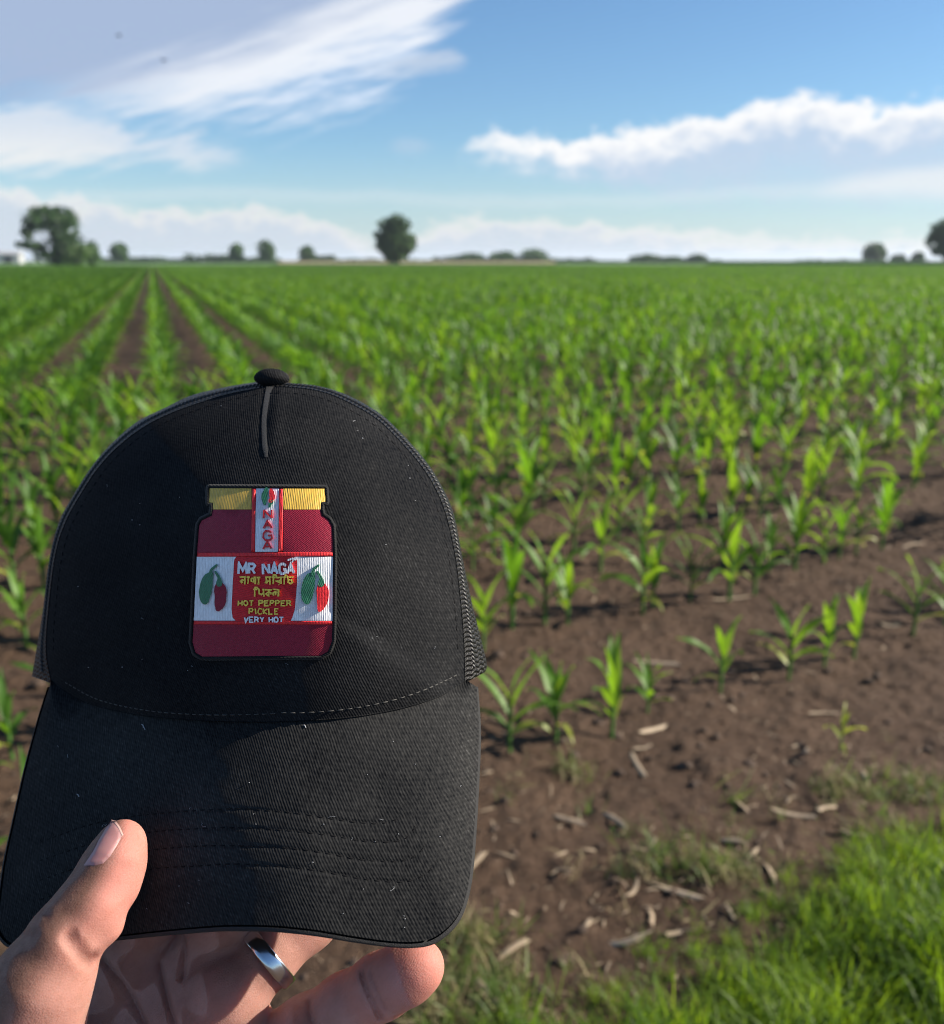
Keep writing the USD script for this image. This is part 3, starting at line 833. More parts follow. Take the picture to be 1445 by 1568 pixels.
# taped seam of the pleat below the button
ys = np.linspace(592, 700, 40)
xs = 404 + 10 * np.clip((660 - ys) / 70, 0, 1) ** 2 + 2 * np.clip((ys - 680) / 20, 0, 1)
wd = np.interp(ys, [592, 610, 660, 690, 700], [7.5, 6.5, 5.5, 4.5, 2.5])
tp = []
for s_, o_ in ((-1, .00005), (-.6, .0003), (0, .0004), (.6, .0004), (1, .00005)):
    X_ = xs + 2 + s_ * wd
    tp.append(P(X_, ys, crown_depth(xs + 2, ys) - o_ * np.interp(ys, [592, 690, 700], [1, 1, .3])))
tp = np.array(tp).transpose(1, 0, 2)
cobj('centre_seam', (tp.reshape(-1, 3), grid_faces(40, 5)), seam_m, front)


def dashes(pts, depth_of, length, gap, rad, mat, name, parent, lift=0.0, jit=0.12, seed=0, on=None):
    """A row of sewn stitches along a curve of photo pixels on a surface."""
    r = np.random.default_rng(seed)
    c = spline(pts, 600)
    w = P(c[:, 0], c[:, 1], depth_of(c))
    l = np.r_[0, np.cumsum(np.linalg.norm(np.diff(w, axis=0), axis=1))]
    ms, s = [], 0.0
    while s + length < l[-1]:
        e = length * r.uniform(1 - jit, 1 + jit)
        q = np.array([[np.interp(s + t * e, l, w[:, j]) for j in range(3)] for t in (0, .25, .5, .75, 1)])
        q -= FWD * (lift + rad * np.array([-1.2, .3, .7, .3, -1.2]))[:, None]
        if on is None or r.random() < on:
            ms.append(tube(q, rad * r.uniform(.85, 1.15), 5))
        s += e + gap
    return cobj(name, join(ms), mat, parent)


dashes([(430, 1091), (470, 1091), (530, 1086), (590, 1075), (640, 1060), (680, 1043), (700, 1033)], lambda c: crown_depth(c[:, 0], c[:, 1]), .0021, .0011, .00024, pale_stitch_m, 'stitch_row', front, seed=1)
dashes([(100, 1045), (150, 1071), (220, 1087), (300, 1094), (380, 1094), (428, 1092)], lambda c: crown_depth(c[:, 0], c[:, 1]), .0021, .0011, .00022, pale_stitch_m, 'stitch_row', front, seed=2)
ins = panel_e.copy(); ins[:, :2] = CEN + (panel_e[:, :2] - CEN) * 0.965
dashes(ins[8:-6:6], lambda c: crown_depth(c[:, 0], c[:, 1]), .0022, .0013, .00022, stitch_m, 'stitch_row', front, seed=3)

# ---- brim
B_OUT = [(76, 1050, .373), (62, 1095, .366), (42, 1170, .358), (24, 1250, .350), (9, 1320, .344), (1, 1380, .339), (-2, 1412, .336), (6, 1434, .3335), (24, 1446, .331), (60, 1447, .3275), (120, 1440, .321), (180, 1432, .3155), (260, 1423, .3095), (330, 1417, .3060), (370, 1416, .3050), (420, 1417, .3050),
         (480, 1423, .3065), (540, 1433, .3100), (590, 1440, .3140), (630, 1442, .3180), (660, 1437, .3215), (684, 1421, .3250), (702, 1399, .3285), (713, 1370, .3325), (720, 1335, .3375), (725, 1280, .3440), (730, 1200, .354), (733, 1120, .364), (730, 1052, .374)]
nu, nb = 260, 110
bo = turned(spline(B_OUT, nu)); bo[:, 2] -= .0145 * np.clip((bo[:, 1] - 1050) / 370, 0, 1)
sm = turned(spline(SEAM[::-1], nu))
sm[:, 1] -= 6                              # the brim runs in under the panel
sm[:, 2] += .002
ARCH = 0.0085


def brim_uv(tv, u_i=None):
    s = sm if u_i is None else sm[u_i]
    o = bo if u_i is None else bo[u_i]
    tv = np.asarray(tv)[..., None]
    g = s + (o - s) * tv
    bulge = ARCH * np.sin(np.pi * np.clip(tv[..., 0], 0, 1)) * 0.55
    g = g.copy(); g[..., 2] -= bulge
    return g


def brim_relief(px, py):
    """Sunken sewing lines and slight unevenness of the stuffed brim."""
    q = np.stack([px / 110.0, py / 110.0, 0 * px], -1)
    z = 0.0016 * (meshkit.fbm(q, 3, 33) - 0.5)
    for c in BROWS:
        yy = np.interp(px, c[:, 0], c[:, 1], left=-1e3, right=-1e3)
        z = z + 0.00038 * np.exp(-((py - yy) / 2.6) ** 2)
    return z


BR = [[(60, 1290), (140, 1262), (226, 1247), (337, 1239), (379, 1239), (452, 1245), (515, 1255), (570, 1261), (600, 1257), (618, 1246)],
      [(60, 1318), (140, 1292), (231, 1274), (300, 1269), (368, 1267), (431, 1271), (505, 1279), (568, 1289), (612, 1287), (630, 1275), (638, 1258)],
      [(60, 1348), (140, 1322), (231, 1302), (300, 1296), (368, 1295), (473, 1302), (552, 1316), (615, 1318), (642, 1305), (656, 1285)],
      [(60, 1378), (140, 1350), (231, 1331), (300, 1326), (368, 1323), (473, 1331), (552, 1345), (615, 1350), (652, 1338), (668, 1316)]]
BROWS = []
for c in BR:
    q = spline(c, 200)
    k = np.maximum.accumulate(q[:, 0])
    BROWS.append(np.c_[k + np.arange(200) * 1e-4, q[:, 1]])
tt = np.linspace(0, 1, nb)
gsurf = np.array([brim_uv(np.full(nu, t)) for t in tt])
gsurf[..., 2] += brim_relief(gsurf[..., 0], gsurf[..., 1])
top = P(gsurf[..., 0], gsurf[..., 1], gsurf[..., 2])
TH_B = 0.0034
low = P(gsurf[..., 0], gsurf[..., 1], gsurf[..., 2] + TH_B)
brim = cobj('brim', (top.reshape(-1, 3), grid_faces(nb, nu)), brim_m)
cobj('brim_underside', (low.reshape(-1, 3), grid_faces(nb, nu)[:, ::-1]), under_m)
# rolled edge round the brim
er = []
mid_o = 0.5 * (top[-1] + low[-1])
inn = top[-1] - top[-4]
inn /= np.linalg.norm(inn, axis=1, keepdims=True)
for a_ in np.linspace(-100, 100, 9):
    ca, sa = math.cos(math.radians(a_)), math.sin(math.radians(a_))
    er.append(mid_o + inn * (ca * .0016 + .0001) - FWD * sa * (TH_B / 2 + .00015))
er = np.array(er).transpose(1, 0, 2)
cobj('brim_edge', (er.reshape(-1, 3), grid_faces(nu, 9)), bind_m, brim)

# depth of the brim at a photo pixel, for sewing on it
from scipy.interpolate import LinearNDInterpolator, NearestNDInterpolator
_bp = gsurf.reshape(-1, 3)
_brim_lin = LinearNDInterpolator(_bp[:, :2], _bp[:, 2])
_brim_near = NearestNDInterpolator(_bp[:, :2], _bp[:, 2])


def brim_depth(px, py):
    z = _brim_lin(px, py)
    return np.where(np.isnan(z), _brim_near(px, py), z)


for k, c in enumerate(BR):
    dashes(c, lambda c: brim_depth(c[:, 0], c[:, 1]), .0023, .0012, .00021, stitch_m, 'stitch_row', brim, lift=-.00005, seed=10 + k)

# lint: short curled fibres and specks caught on the cloth
r = np.random.default_rng(77)
ms = []
for k in range(70):
    x_, y_ = (r.uniform(110, 690), r.uniform(620, 1090)) if k % 2 else (r.uniform(60, 715), r.uniform(1120, 1425))
    if k % 2 and (290 < x_ < 525 and 735 < y_ < 1015):
        continue
    if k % 2 and np.hypot(x_ - CEN[0], y_ - CEN[1]) > .95 * np.interp(np.arctan2(y_ - CEN[1], x_ - CEN[0]) % (2 * np.pi), TH, RR):
        continue
    L_ = r.choice([1.2, 2.2, 4.0, 9.0], p=[.5, .28, .16, .06])
    a_ = r.uniform(0, 6.3)
    pts = [(x_, y_)]
    for _ in range(4):
        a_ += r.normal(0, .7)
        pts.append((pts[-1][0] + L_ * .3 * math.cos(a_), pts[-1][1] + L_ * .3 * math.sin(a_)))
    q = np.array(pts)
    dd = crown_depth(q[:, 0], q[:, 1]) if k % 2 else brim_depth(q[:, 0], q[:, 1])
    ms.append(tube(P(q[:, 0], q[:, 1], dd - .0003), r.uniform(.00004, .00008) * (2.0 if L_ < 2 else 1), 4))
for (x_, y_) in ((217, 1109), (219, 1113), (118, 1216), (465, 1110)):
    q = np.array([(x_, y_), (x_ + 2, y_ + 1.5), (x_ + 3, y_ + 4)])
    dd = crown_depth(q[:, 0], q[:, 1]) if y_ < 1100 else brim_depth(q[:, 0], q[:, 1])
    ms.append(tube(P(q[:, 0], q[:, 1], dd - .0003), .00018, 5))
tag(cobj('lint', join(ms), lint_m), kind='stuff')

# ---- the embroidered patch, drawn in its own units (about 5.4 to a photo pixel)
def Zp(x, y):
    x, y = np.asarray(x, float), np.asarray(y, float)
    return 280 + x / 5.407, 730 + y / 5.407


def layer(name, poly, z0, z1, mat, parent, soft=0.0, edge=45.0):
    polys = [poly] if poly.geom_type == 'Polygon' else list(poly.geoms)
    ms = []
    for p in polys:
        if p.area < 20:
            continue
        p = p.segmentize(edge)
        m = trimesh.creation.extrude_polygon(p, 1.0, engine='earcut')
        v, f = trimesh.remesh.subdivide_to_size(m.vertices, m.faces, edge, max_iter=12)
        px, py = Zp(v[:, 0], v[:, 1])
        off = z0 + (z1 - z0) * v[:, 2]
        if soft:
            import shapely
            dist = shapely.distance(p.boundary, shapely.points(v[:, :2]))
            off = off - (z1 - z0) * .7 * v[:, 2] * (1 - np.clip(dist / soft, 0, 1)) ** 2
        w = P(px, py, crown_depth(px, py) - off)
        zf = v[f][:, :, 2]
        for keep in (zf.min(1) > .999, (zf.min(1) < .999) & (zf.max(1) > .001)):     # top and sides keep a crisp edge
            u, inv = np.unique(f[keep], return_inverse=True)
            ms.append((w[u], inv.reshape(-1, 3)))
    v, f = join(ms)
    return cobj(name, (v, f), mat, parent, smooth=True)


def ring_of(*pts, r=0.0):
    p = Polygon(pts)
    return p.buffer(-r).buffer(r) if r else p


jar = Polygon([(222, 95), (1172, 100), (1180, 205), (1142, 212), (1138, 272), (1150, 322), (1203, 358), (1232, 410), (1243, 640), (1238, 1200), (1232, 1360), (1200, 1445), (1140, 1480), (160, 1488), (105, 1455), (80, 1370), (90, 1190), (115, 660), (135, 405), (158, 362), (240, 322), (250, 268), (248, 215), (218, 212)])
backing = jar.buffer(34, join_style=1).buffer(-6).buffer(6)
patch = layer('patch', backing, 0.0003, .0014, black_thread_m, cap)
layer('border', backing.difference(jar.buffer(2)), .0013, .0023, black_thread_m, patch, soft=16, edge=14)
Y0, Y1 = .0013, .0018
cut = lambda a: jar.intersection(a)
rib_w = sbox(603, 60, 797, 622)
rib = sbox(568, 60, 831, 628)
layer('lid', cut(sbox(0, 60, 1400, 270)).difference(rib.buffer(1)), Y0, .0019, gold_m, patch)
layer('jar_shoulder', cut(sbox(0, 271, 1400, 627)).difference(rib.buffer(1)), Y0, Y1, maroon_m, patch)
layer('jar_base', cut(Polygon([(0, 1224), (1400, 1228), (1400, 1600), (0, 1600)])), Y0, Y1, maroon_m, patch)
cent = Polygon([(440, 664), (925, 664), (945, 690), (943, 900), (925, 1100), (905, 1165), (890, 1196), (440, 1196), (412, 1165), (403, 1100), (412, 900), (425, 690)]).buffer(-8).buffer(8)
layer('label_ground', cut(Polygon([(0, 663), (1400, 663), (1400, 1192), (0, 1190)])).difference(cent.buffer(1)), Y0, Y1, white_m, patch)
layer('label_panel', cent, Y0, .0018, red2_m, patch)
layer('label_line', cut(Polygon([(0, 626), (1400, 622), (1400, 661), (0, 663)])), Y0, .0021, red_m, patch, soft=10, edge=20)
layer('label_line', cut(Polygon([(0, 1191), (1400, 1193), (1400, 1227), (0, 1223)])), Y0, .0021, red_m, patch, soft=10, edge=20)
layer('ribbon_edge', cut(Polygon([(572, 60), (606, 60), (596, 622), (562, 622)])), Y0, .0021, red_m, patch, soft=8, edge=18)
layer('ribbon_edge', cut(Polygon([(796, 60), (832, 60), (824, 622), (788, 622)])), Y0, .0021, red_m, patch, soft=8, edge=18)
layer('ribbon', cut(Polygon([(607, 60), (795, 60), (787, 621), (597, 621)])), Y0, Y1, white_m, patch)

GL = {'N': [[(0, 0), (0, 1)], [(0, 1), (1, 0)], [(1, 0), (1, 1)]], 'A': [[(0, 0), (.5, 1), (1, 0)], [(.2, .35), (.8, .35)]],
      'G': [[(1, .8), (.75, 1), (.25, 1), (0, .75), (0, .25), (.25, 0), (.75, 0), (1, .2), (1, .48), (.6, .48)]], 'M': [[(0, 0), (.08, 1), (.5, .35), (.92, 1), (1, 0)]],
      'R': [[(0, 0), (0, 1), (.7, 1), (1, .8), (.7, .52), (0, .52)], [(.5, .52), (1, 0)]], 'H': [[(0, 0), (0, 1)], [(1, 0), (1, 1)], [(0, .5), (1, .5)]],
      'O': [[(.3, 0), (0, .3), (0, .7), (.3, 1), (.7, 1), (1, .7), (1, .3), (.7, 0), (.3, 0)]], 'T': [[(.5, 0), (.5, 1)], [(0, 1), (1, 1)]],
      'P': [[(0, 0), (0, 1), (.7, 1), (1, .78), (.7, .48), (0, .48)]], 'E': [[(1, 0), (0, 0), (0, 1), (1, 1)], [(0, .52), (.8, .52)]],
      'I': [[(.5, 0), (.5, 1)]], 'C': [[(1, .85), (.7, 1), (.3, 1), (0, .7), (0, .3), (.3, 0), (.7, 0), (1, .15)]], 'K': [[(0, 0), (0, 1)], [(1, 1), (0, .45), (1, 0)]],
      'L': [[(0, 1), (0, 0), (1, 0)]], 'V': [[(0, 1), (.5, 0), (1, 1)]], 'Y': [[(0, 1), (.5, .5), (1, 1)], [(.5, .5), (.5, 0)]],
      # Bengali letters hanging from their top line
      'na': [[(0, 1), (1, 1)], [(.8, 1), (.8, 0)], [(.8, .5), (.4, .62), (.12, .42), (.3, .22), (.5, .36)]],
      'aa': [[(0, 1), (1, 1)], [(.5, 1), (.5, 0)]],
      'ga': [[(.5, 1), (1, 1)], [(.85, 1), (.85, 0)], [(.08, .3), (.2, .78), (.5, .86), (.55, .45), (.35, .3)]],
      'ma': [[(0, 1), (1, 1)], [(.85, 1), (.85, 0)], [(.2, 1), (.25, .5), (.12, .3), (.3, .22), (.45, .42), (.85, .42)]],
      'ra': [[(0, 1), (1, 1)], [(.85, 1), (.85, .05)], [(.85, .55), (.15, .5), (.85, .12)], [(.45, -.02), (.5, -.06)]],
      'i': [[(0, 1), (1, 1)], [(.4, 1), (.4, 0)], [(.4, 1), (.55, 1.3), (1, 1.28), (1.35, 1.06)]],
      'cha': [[(0, 1), (1, 1)], [(.15, 1), (.2, .3), (.55, .08), (.9, .3), (.75, .62), (.2, .6)]],
      'pa': [[(0, 1), (.2, 1)], [(.85, 1), (.85, 0)], [(.15, .95), (.15, .5), (.5, .32), (.85, .5)], [(.7, 1), (1, 1)]],
      'ka': [[(0, 1), (1, 1)], [(.55, 1), (.55, 0)], [(.55, .72), (.1, .42), (.55, .16)], [(.55, .72), (.9, .6), (.95, .3)]],
      'la': [[(0, 1), (1, 1)], [(.88, 1), (.88, 0)], [(.88, .55), (.6, .72), (.45, .45), (.3, .7), (.08, .5), (.2, .22)]]}


def word(letters, x0, x1, ytop, ybot, thick, tilt=0.0, widths=None, gap=0.32, seed=0, jit=.03):
    """Letters stitched as thick strokes inside a box of patch units."""
    r = np.random.default_rng(seed)
    ws = [0.55 if c == ' ' else ({'M': 1.25, 'I': .45, 'aa': .5, 'i': .6, 'na': .95}.get(c, 0.9)) for c in letters]
    tot = sum(ws) + gap * (len(ws) - 1)
    k = (x1 - x0) / tot
    x, out, hgt = x0, [], ybot - ytop
    for c, w in zip(letters, ws):
        for st in GL.get(c, []):
            q = [(x + a * w * k + hgt * jit * r.normal(), ybot - b * hgt + tilt * ((x + a * w * k) - x0) + hgt * jit * r.normal()) for a, b in st]
            out.append(LineString(q).buffer(thick / 2 * r.uniform(.88, 1.12), cap_style=2 if thick > 9 else 1, join_style=2, mitre_limit=2))
        x += (w + gap) * k
    return unary_union(out).simplify(.8)


LZ0, LZ1 = .0016, .0025
layer('lettering', word('MR NAGA', 458, 918, 722, 802, 19, seed=1).union(LineString([(872, 690), (905, 678), (935, 684)]).buffer(8)).union(LineString([(905, 705), (925, 672)]).buffer(6)), LZ0, LZ1, white_m, patch)
layer('lettering', word(['na', 'aa', 'ga', 'aa', ' ', 'ma', 'i', 'ra', 'i', 'cha'], 470, 912, 832, 890, 13.5, gap=.1, seed=2), LZ0, LZ1, yellow_t_m, patch)
layer('lettering', word(['i', 'pa', 'ka', 'la'], 580, 795, 935, 994, 13, gap=.12, seed=3), LZ0, LZ1, yellow_t_m, patch)
layer('lettering', word('HOT PEPPER', 458, 892, 1026, 1067, 11.5, gap=.4, seed=4), LZ0, LZ1, yellow_t_m, patch)
layer('lettering', word('PICKLE', 549, 788, 1091, 1137, 11.5, gap=.4, seed=5), LZ0, LZ1, yellow_t_m, patch)
layer('lettering', word('VERY HOT', 508, 830, 1163, 1204, 11.5, gap=.4, seed=6), LZ0, .0026, white_m, patch)
for i, (c, a, b_) in enumerate((('N', 277, 340), ('A', 362, 424), ('G', 451, 522), ('A', 538, 598))):
    layer('lettering', word(c, 668 - 4 * i // 2, 737 - 4 * i // 2, a, b_, 15, seed=20 + i), LZ0, LZ1, red_m, patch)


def pepper(pts, widths, seed, wob=5):
    r = np.random.default_rng(seed)
    c = spline([(a, b_, w) for (a, b_), w in zip(pts, widths)], 26)
    return unary_union([LineString(c[i:i + 2, :2]).buffer(max(2.0, c[i, 2] + r.normal(0, wob * .5))) for i in range(25)]).simplify(1.5)


for dx, sd in ((0, 1), (845, 2)):
    layer('green_chilli', pepper([(232 + dx, 805), (205 + dx, 850), (190 + dx, 920), (180 + dx, 990), (182 + dx, 1042)], [18, 42, 52, 42, 10], sd), LZ0, .0024, green_t_m, patch)
    layer('red_chilli', pepper([(300 + dx, 890), (308 + dx, 930), (312 + dx, 990), (305 + dx, 1050), (288 + dx, 1100)], [22, 46, 48, 38, 14], sd + 5), LZ0, .0024, maroon_m if dx == 0 else red_m, patch)
    layer('chilli_stalk', unary_union([pepper([(228 + dx, 806), (236 + dx, 770), (278 + dx, 732)], [14, 11, 9], sd + 9, 1), pepper([(300 + dx, 885), (298 + dx, 838), (268 + dx, 788)], [26, 12, 9], sd + 11, 1)]), LZ0, .0025, green_t_m, patch)
layer('green_chilli', pepper([(692, 96), (682, 130), (674, 170), (676, 228)], [12, 20, 24, 8], 31, 3), LZ0, .0024, green_t_m, patch)
layer('red_chilli', pepper([(728, 108), (736, 140), (738, 175), (722, 205)], [10, 20, 20, 12], 32, 3), LZ0, .0024, red_m, patch)
layer('chilli_stalk', pepper([(738, 205), (722, 225), (716, 246)], [12, 13, 8], 33, 2), LZ0, .0024, green_t_m, patch)

# ---------------------------------------------------------------- the hand
def surface_nets(Fv, origin, h):
    """Smooth surface of a sampled distance field (inside negative)."""
    nx, ny, nz = Fv.shape
    ins = Fv < 0
    cnt = sum(ins[i:nx - 1 + i, j:ny - 1 + j, k:nz - 1 + k].astype(np.int8) for i in (0, 1) for j in (0, 1) for k in (0, 1))
    act = np.argwhere((cnt > 0) & (cnt < 8))
    idx = -np.ones((nx - 1, ny - 1, nz - 1), np.int32)
    idx[tuple(act.T)] = np.arange(len(act))
    corners = [(i, j, k) for i in (0, 1) for j in (0, 1) for k in (0, 1)]
    val = {c: Fv[act[:, 0] + c[0], act[:, 1] + c[1], act[:, 2] + c[2]] for c in corners}
    acc, n = np.zeros((len(act), 3)), np.zeros(len(act))
    for a in corners:
        for ax in range(3):
            if a[ax] == 0:
                b = list(a); b[ax] = 1; b = tuple(b)
                va, vb = val[a], val[b]
                m = (va < 0) != (vb < 0)
                t = np.where(m, va / np.where(m, va - vb, 1), 0)
                p = np.array(a, float) + t[:, None] * (np.array(b) - np.array(a))
                acc += np.where(m[:, None], p, 0); n += m
    v = origin + h * (act + acc / n[:, None])
    faces = []
    for ax in range(3):
        o = [(1, 2), (2, 0), (0, 1)][ax]
        sl = [slice(1, s - 1) for s in Fv.shape]
        a = [slice(1, s - 1) for s in Fv.shape]; b = list(a)
        a[ax] = slice(0, Fv.shape[ax] - 1); b[ax] = slice(1, Fv.shape[ax])
        A, B = ins[tuple(a)], ins[tuple(b)]
        e = np.argwhere(A != B)
        flip = A[tuple(e.T)]
        e = e + np.array([0 if i == ax else 1 for i in range(3)])
        q = []
        for d1, d2 in ((1, 1), (0, 1), (0, 0), (1, 0)):
            c = e.copy(); c[:, o[0]] -= d1; c[:, o[1]] -= d2
            q.append(idx[tuple(c.T)])
        q = np.stack(q, 1)
        q = np.where(flip[:, None], q, q[:, ::-1])
        faces += [q[:, [0, 1, 2]], q[:, [0, 2, 3]]]
    return v, np.vstack(faces)


def J(px, py, d, rpx):
    """A joint: photo pixel, depth, radius in photo pixels."""
    return P(px, py, d), rpx * d / F


TB = brim_depth(180.0, 1330.0)
TSH = -.0034
thumb = [J(187, 1291, .3115 + TSH, 35), J(177, 1318, .3083 + TSH, 43), J(162, 1352, .3055 + TSH, 47.5), J(130, 1400, .3005 + TSH, 51), J(99, 1440, .2965 + TSH, 55), J(62, 1500, .2945 + TSH, 66), J(20, 1580, .2935, 80), J(-20, 1680, .302, 98)]
chains = [(thumb, .0035)]
# ring finger behind the brim, little finger below it, index and middle finger up behind the brim
ringf = [J(300, 1580, .331, 56), J(352, 1522, .3305, 52), J(409, 1464, .3365, 45), J(470, 1408, .345, 44), J(520, 1360, .352, 42), J(560, 1310, .356, 40), J(582, 1268, .357, 34)]
little = [J(300, 1690, .339, 62), J(400, 1628, .335, 55), J(470, 1578, .333, 49), J(530, 1540, .330, 45.5), J(585, 1509, .3235, 46), J(622, 1490, .3190, 43.5), J(640, 1480, .3175, 40)]
middle = [J(250, 1560, .347, 54), J(300, 1480, .343, 50), J(345, 1400, .3385, 47), J(388, 1330, .3385, 45), J(420, 1270, .344, 42), J(436, 1222, .3475, 35)]
index = [J(160, 1560, .347, 54), J(195, 1480, .344, 50), J(225, 1400, .342, 47), J(255, 1325, .343, 45), J(280, 1265, .348, 42), J(292, 1222, .353, 35)]
chains += [(ringf, .004), (little, .004), (middle, .004), (index, .004)]
# the palm: from the wrist to each knuckle
wrist = [J(20, 2010, .335, 120), J(140, 2010, .345, 120), J(-60, 2330, .30, 125), J(70, 2330, .31, 125)]
palm = [(wrist[0], index[0]), (wrist[0], middle[0]), (wrist[1], ringf[0]), (wrist[1], little[0]), (index[1], middle[1]), (middle[0], ringf[1]), (index[0], middle[0]), (ringf[0], little[0]), (wrist[0], wrist[2]), (wrist[1], wrist[3]), (wrist[0], wrist[1]),
        (J(250, 1560, .346, 62), J(120, 1800, .343, 120)), (J(340, 1560, .338, 58), J(260, 1800, .337, 105)), (J(310, 1470, .349, 44), J(180, 1500, .349, 50)),
        (J(330, 1490, .3400, 48), J(360, 1560, .3385, 44))]
hb = [(J(-20, 1680, .306, 95), J(40, 1980, .335, 118)), (J(20, 1600, .303, 78), J(70, 1800, .332, 100))]
hx = np.vstack([RIGHT, UP, -FWD])          # a frame along the view for the sampling grid
h0 = P(200, 1500, .32)
step_ = 0.0008
lo_c, hi_c = np.array([-.085, -.175, -.075]), np.array([.125, .085, .055])
dims = ((hi_c - lo_c) / step_).astype(int)
field = np.full(dims, 0.05, np.float32)
axes = [lo_c[k] + step_ * np.arange(dims[k]) for k in range(3)]


def local(p):
    return hx @ (np.asarray(p) - h0)


def capsule(a, b, pad):
    (pa, ra), (pb, rb) = a, b
    A, B = local(pa), local(pb)
    lo = np.minimum(A - ra, B - rb) - pad; hi = np.maximum(A + ra, B + rb) + pad
    i0 = np.clip(((lo - lo_c) / step_).astype(int), 0, dims); i1 = np.clip(((hi - lo_c) / step_).astype(int) + 1, 0, dims)
    if (i1 <= i0).any():
        return None, None
    sl = tuple(slice(s, e) for s, e in zip(i0, i1))
    X, Y, Z = [axes[k][sl[k]].astype(np.float32).reshape([-1 if i == k else 1 for i in range(3)]) for k in range(3)]
    ab = B - A
    t = np.clip(((X - A[0]) * ab[0] + (Y - A[1]) * ab[1] + (Z - A[2]) * ab[2]) / (ab @ ab + 1e-12), 0, 1)
    d = np.sqrt((X - A[0] - t * ab[0]) ** 2 + (Y - A[1] - t * ab[1]) ** 2 + (Z - A[2] - t * ab[2]) ** 2) - (ra + (rb - ra) * t)
    return sl, d.astype(np.float32)


def smin(a, b, k):
    h = np.clip(0.5 + 0.5 * (b - a) / k, 0, 1)
    return b + (a - b) * h - k * h * (1 - h)


def unite(a, b, k):
    sl, d = capsule(a, b, k * 2 + .003)
    if sl is not None:
        field[sl] = smin(field[sl], d, k)


for a, b in palm:
    unite(a, b, .011)
from scipy.ndimage import gaussian_filter
field[:] = gaussian_filter(np.minimum(field, .014), 5.0)
field[field > .0125] = .05
for ch, k in chains[1:]:
    for a, b in zip(ch, ch[1:]):
        unite(a, b, k)
for a, b in hb:
    unite(a, b, .012)
tf = field.copy(); field[:] = .05
for a, b in zip(thumb, thumb[1:]):
    unite(a, b, .0035)
unite(J(150, 1392, .2990 + TSH, 38), J(164, 1418, .2995 + TSH, 21), .004)      # the soft pad of the last thumb joint
unite(J(86, 1490, .2955, 54), J(72, 1570, .2955, 56), .006)
thumb_f = field.copy()
field[:] = smin(tf, thumb_f, .0045)
del tf, thumb_f


from scipy.ndimage import map_coordinates


def hand_depth(px, py, start=.27, end=.40):
    """Depth at which the ray through a photo pixel meets the hand."""
    px, py = np.atleast_1d(np.asarray(px, float)), np.atleast_1d(np.asarray(py, float))
    ds = np.arange(start, end, .0006)
    w = (P(px[:, None], py[:, None], ds[None]) - h0) @ hx.T
    q = ((w - lo_c) / step_).reshape(-1, 3).T
    val = map_coordinates(field, q, order=1, mode='constant', cval=.05).reshape(len(px), -1)
    hit = val < 0
    i = np.where(hit.any(1), hit.argmax(1), len(ds) - 1)
    i = np.maximum(i, 1)
    a, b = val[np.arange(len(px)), i - 1], val[np.arange(len(px)), i]
    t = np.clip(a / np.where(np.abs(a - b) < 1e-9, 1, a - b), 0, 1)
    return ds[i - 1] + t * .0006


fold_pts = []


def fold(pts, depth, soft, n=14):
    c = spline(pts, n)
    c = np.c_[c, hand_depth(c[:, 0], c[:, 1])]
    w = [(P(*q), 1e-5) for q in c]
    fold_pts.append((resample(np.array([q[0] for q in w]), 60), min(1.0, depth / .0014)))
    for (a, b), (qa, qb) in zip(zip(w, w[1:]), zip(c, c[1:])):
        if abs(qa[2] - qb[2]) > .004 or max(qa[2], qb[2]) > .385:
            continue
        sl, d = capsule(a, b, soft * 2.5)
        if sl is not None:
            fold_f[sl] = np.maximum(fold_f[sl], depth * np.exp(-(np.maximum(d, 0) / soft) ** 2))


fold_f = np.zeros_like(field)
fold([(148, 1457), (168, 1484), (186, 1507), (205, 1538), (219, 1566), (232, 1600)], .0016, .0012)
fold([(243, 1478), (250, 1508), (258, 1540), (267, 1570)], .0014, .0010)
fold([(281, 1436), (282, 1462), (279, 1494)], .0009, .0010)
fold([(106, 1436), (118, 1452), (130, 1468), (142, 1474)], .0030, .0016)
fold([(70, 1375), (80, 1381)], .0003, .0010)
fold([(60, 1392), (72, 1402)], .0004, .0010)
fold([(45, 1402), (56, 1410)], .0007, .0010)
fold([(32, 1426), (44, 1431), (54, 1431)], .0008, .0010)
fold([(553, 1488), (560, 1512), (572, 1538), (582, 1560)], .0011, .0010)
fold([(566, 1492), (576, 1520), (588, 1545)], .0006, .0010)
fold([(472, 1533), (474, 1552), (480, 1575)], .0010, .0010)
fold([(385, 1440), (398, 1468), (420, 1500)], .0009, .0012)
field += fold_f
del fold_f
hv, hf = surface_nets(field, lo_c, step_)
hv = h0 + hv @ hx
from scipy.sparse import coo_matrix
_e = np.vstack([hf[:, [0, 1]], hf[:, [1, 2]], hf[:, [2, 0]]]); _e = np.vstack([_e, _e[:, ::-1]])
_A = coo_matrix((np.ones(len(_e)), (_e[:, 0], _e[:, 1])), shape=(len(hv), len(hv))).tocsr()
_deg = np.asarray(_A.sum(1)).clip(1)
for _k in range(3):
    for _l in (.5, -.52):
        hv = hv + _l * (_A @ hv / _deg - hv)
hm = (hv, hf)
hand_at = P(200, 1700, .33)
hand = thing('person', hand_at)
tag(hand, 'hand of a person pinching the cap brim between thumb and fingers, palm to the viewer', 'hand')
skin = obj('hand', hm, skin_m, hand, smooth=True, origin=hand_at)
_, _, hn_ = meshkit.arrays(hm, True)
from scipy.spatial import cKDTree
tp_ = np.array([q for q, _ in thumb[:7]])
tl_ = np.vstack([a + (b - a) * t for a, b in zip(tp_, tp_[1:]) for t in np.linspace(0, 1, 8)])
td_ = cKDTree(tl_).query(hv)[0]
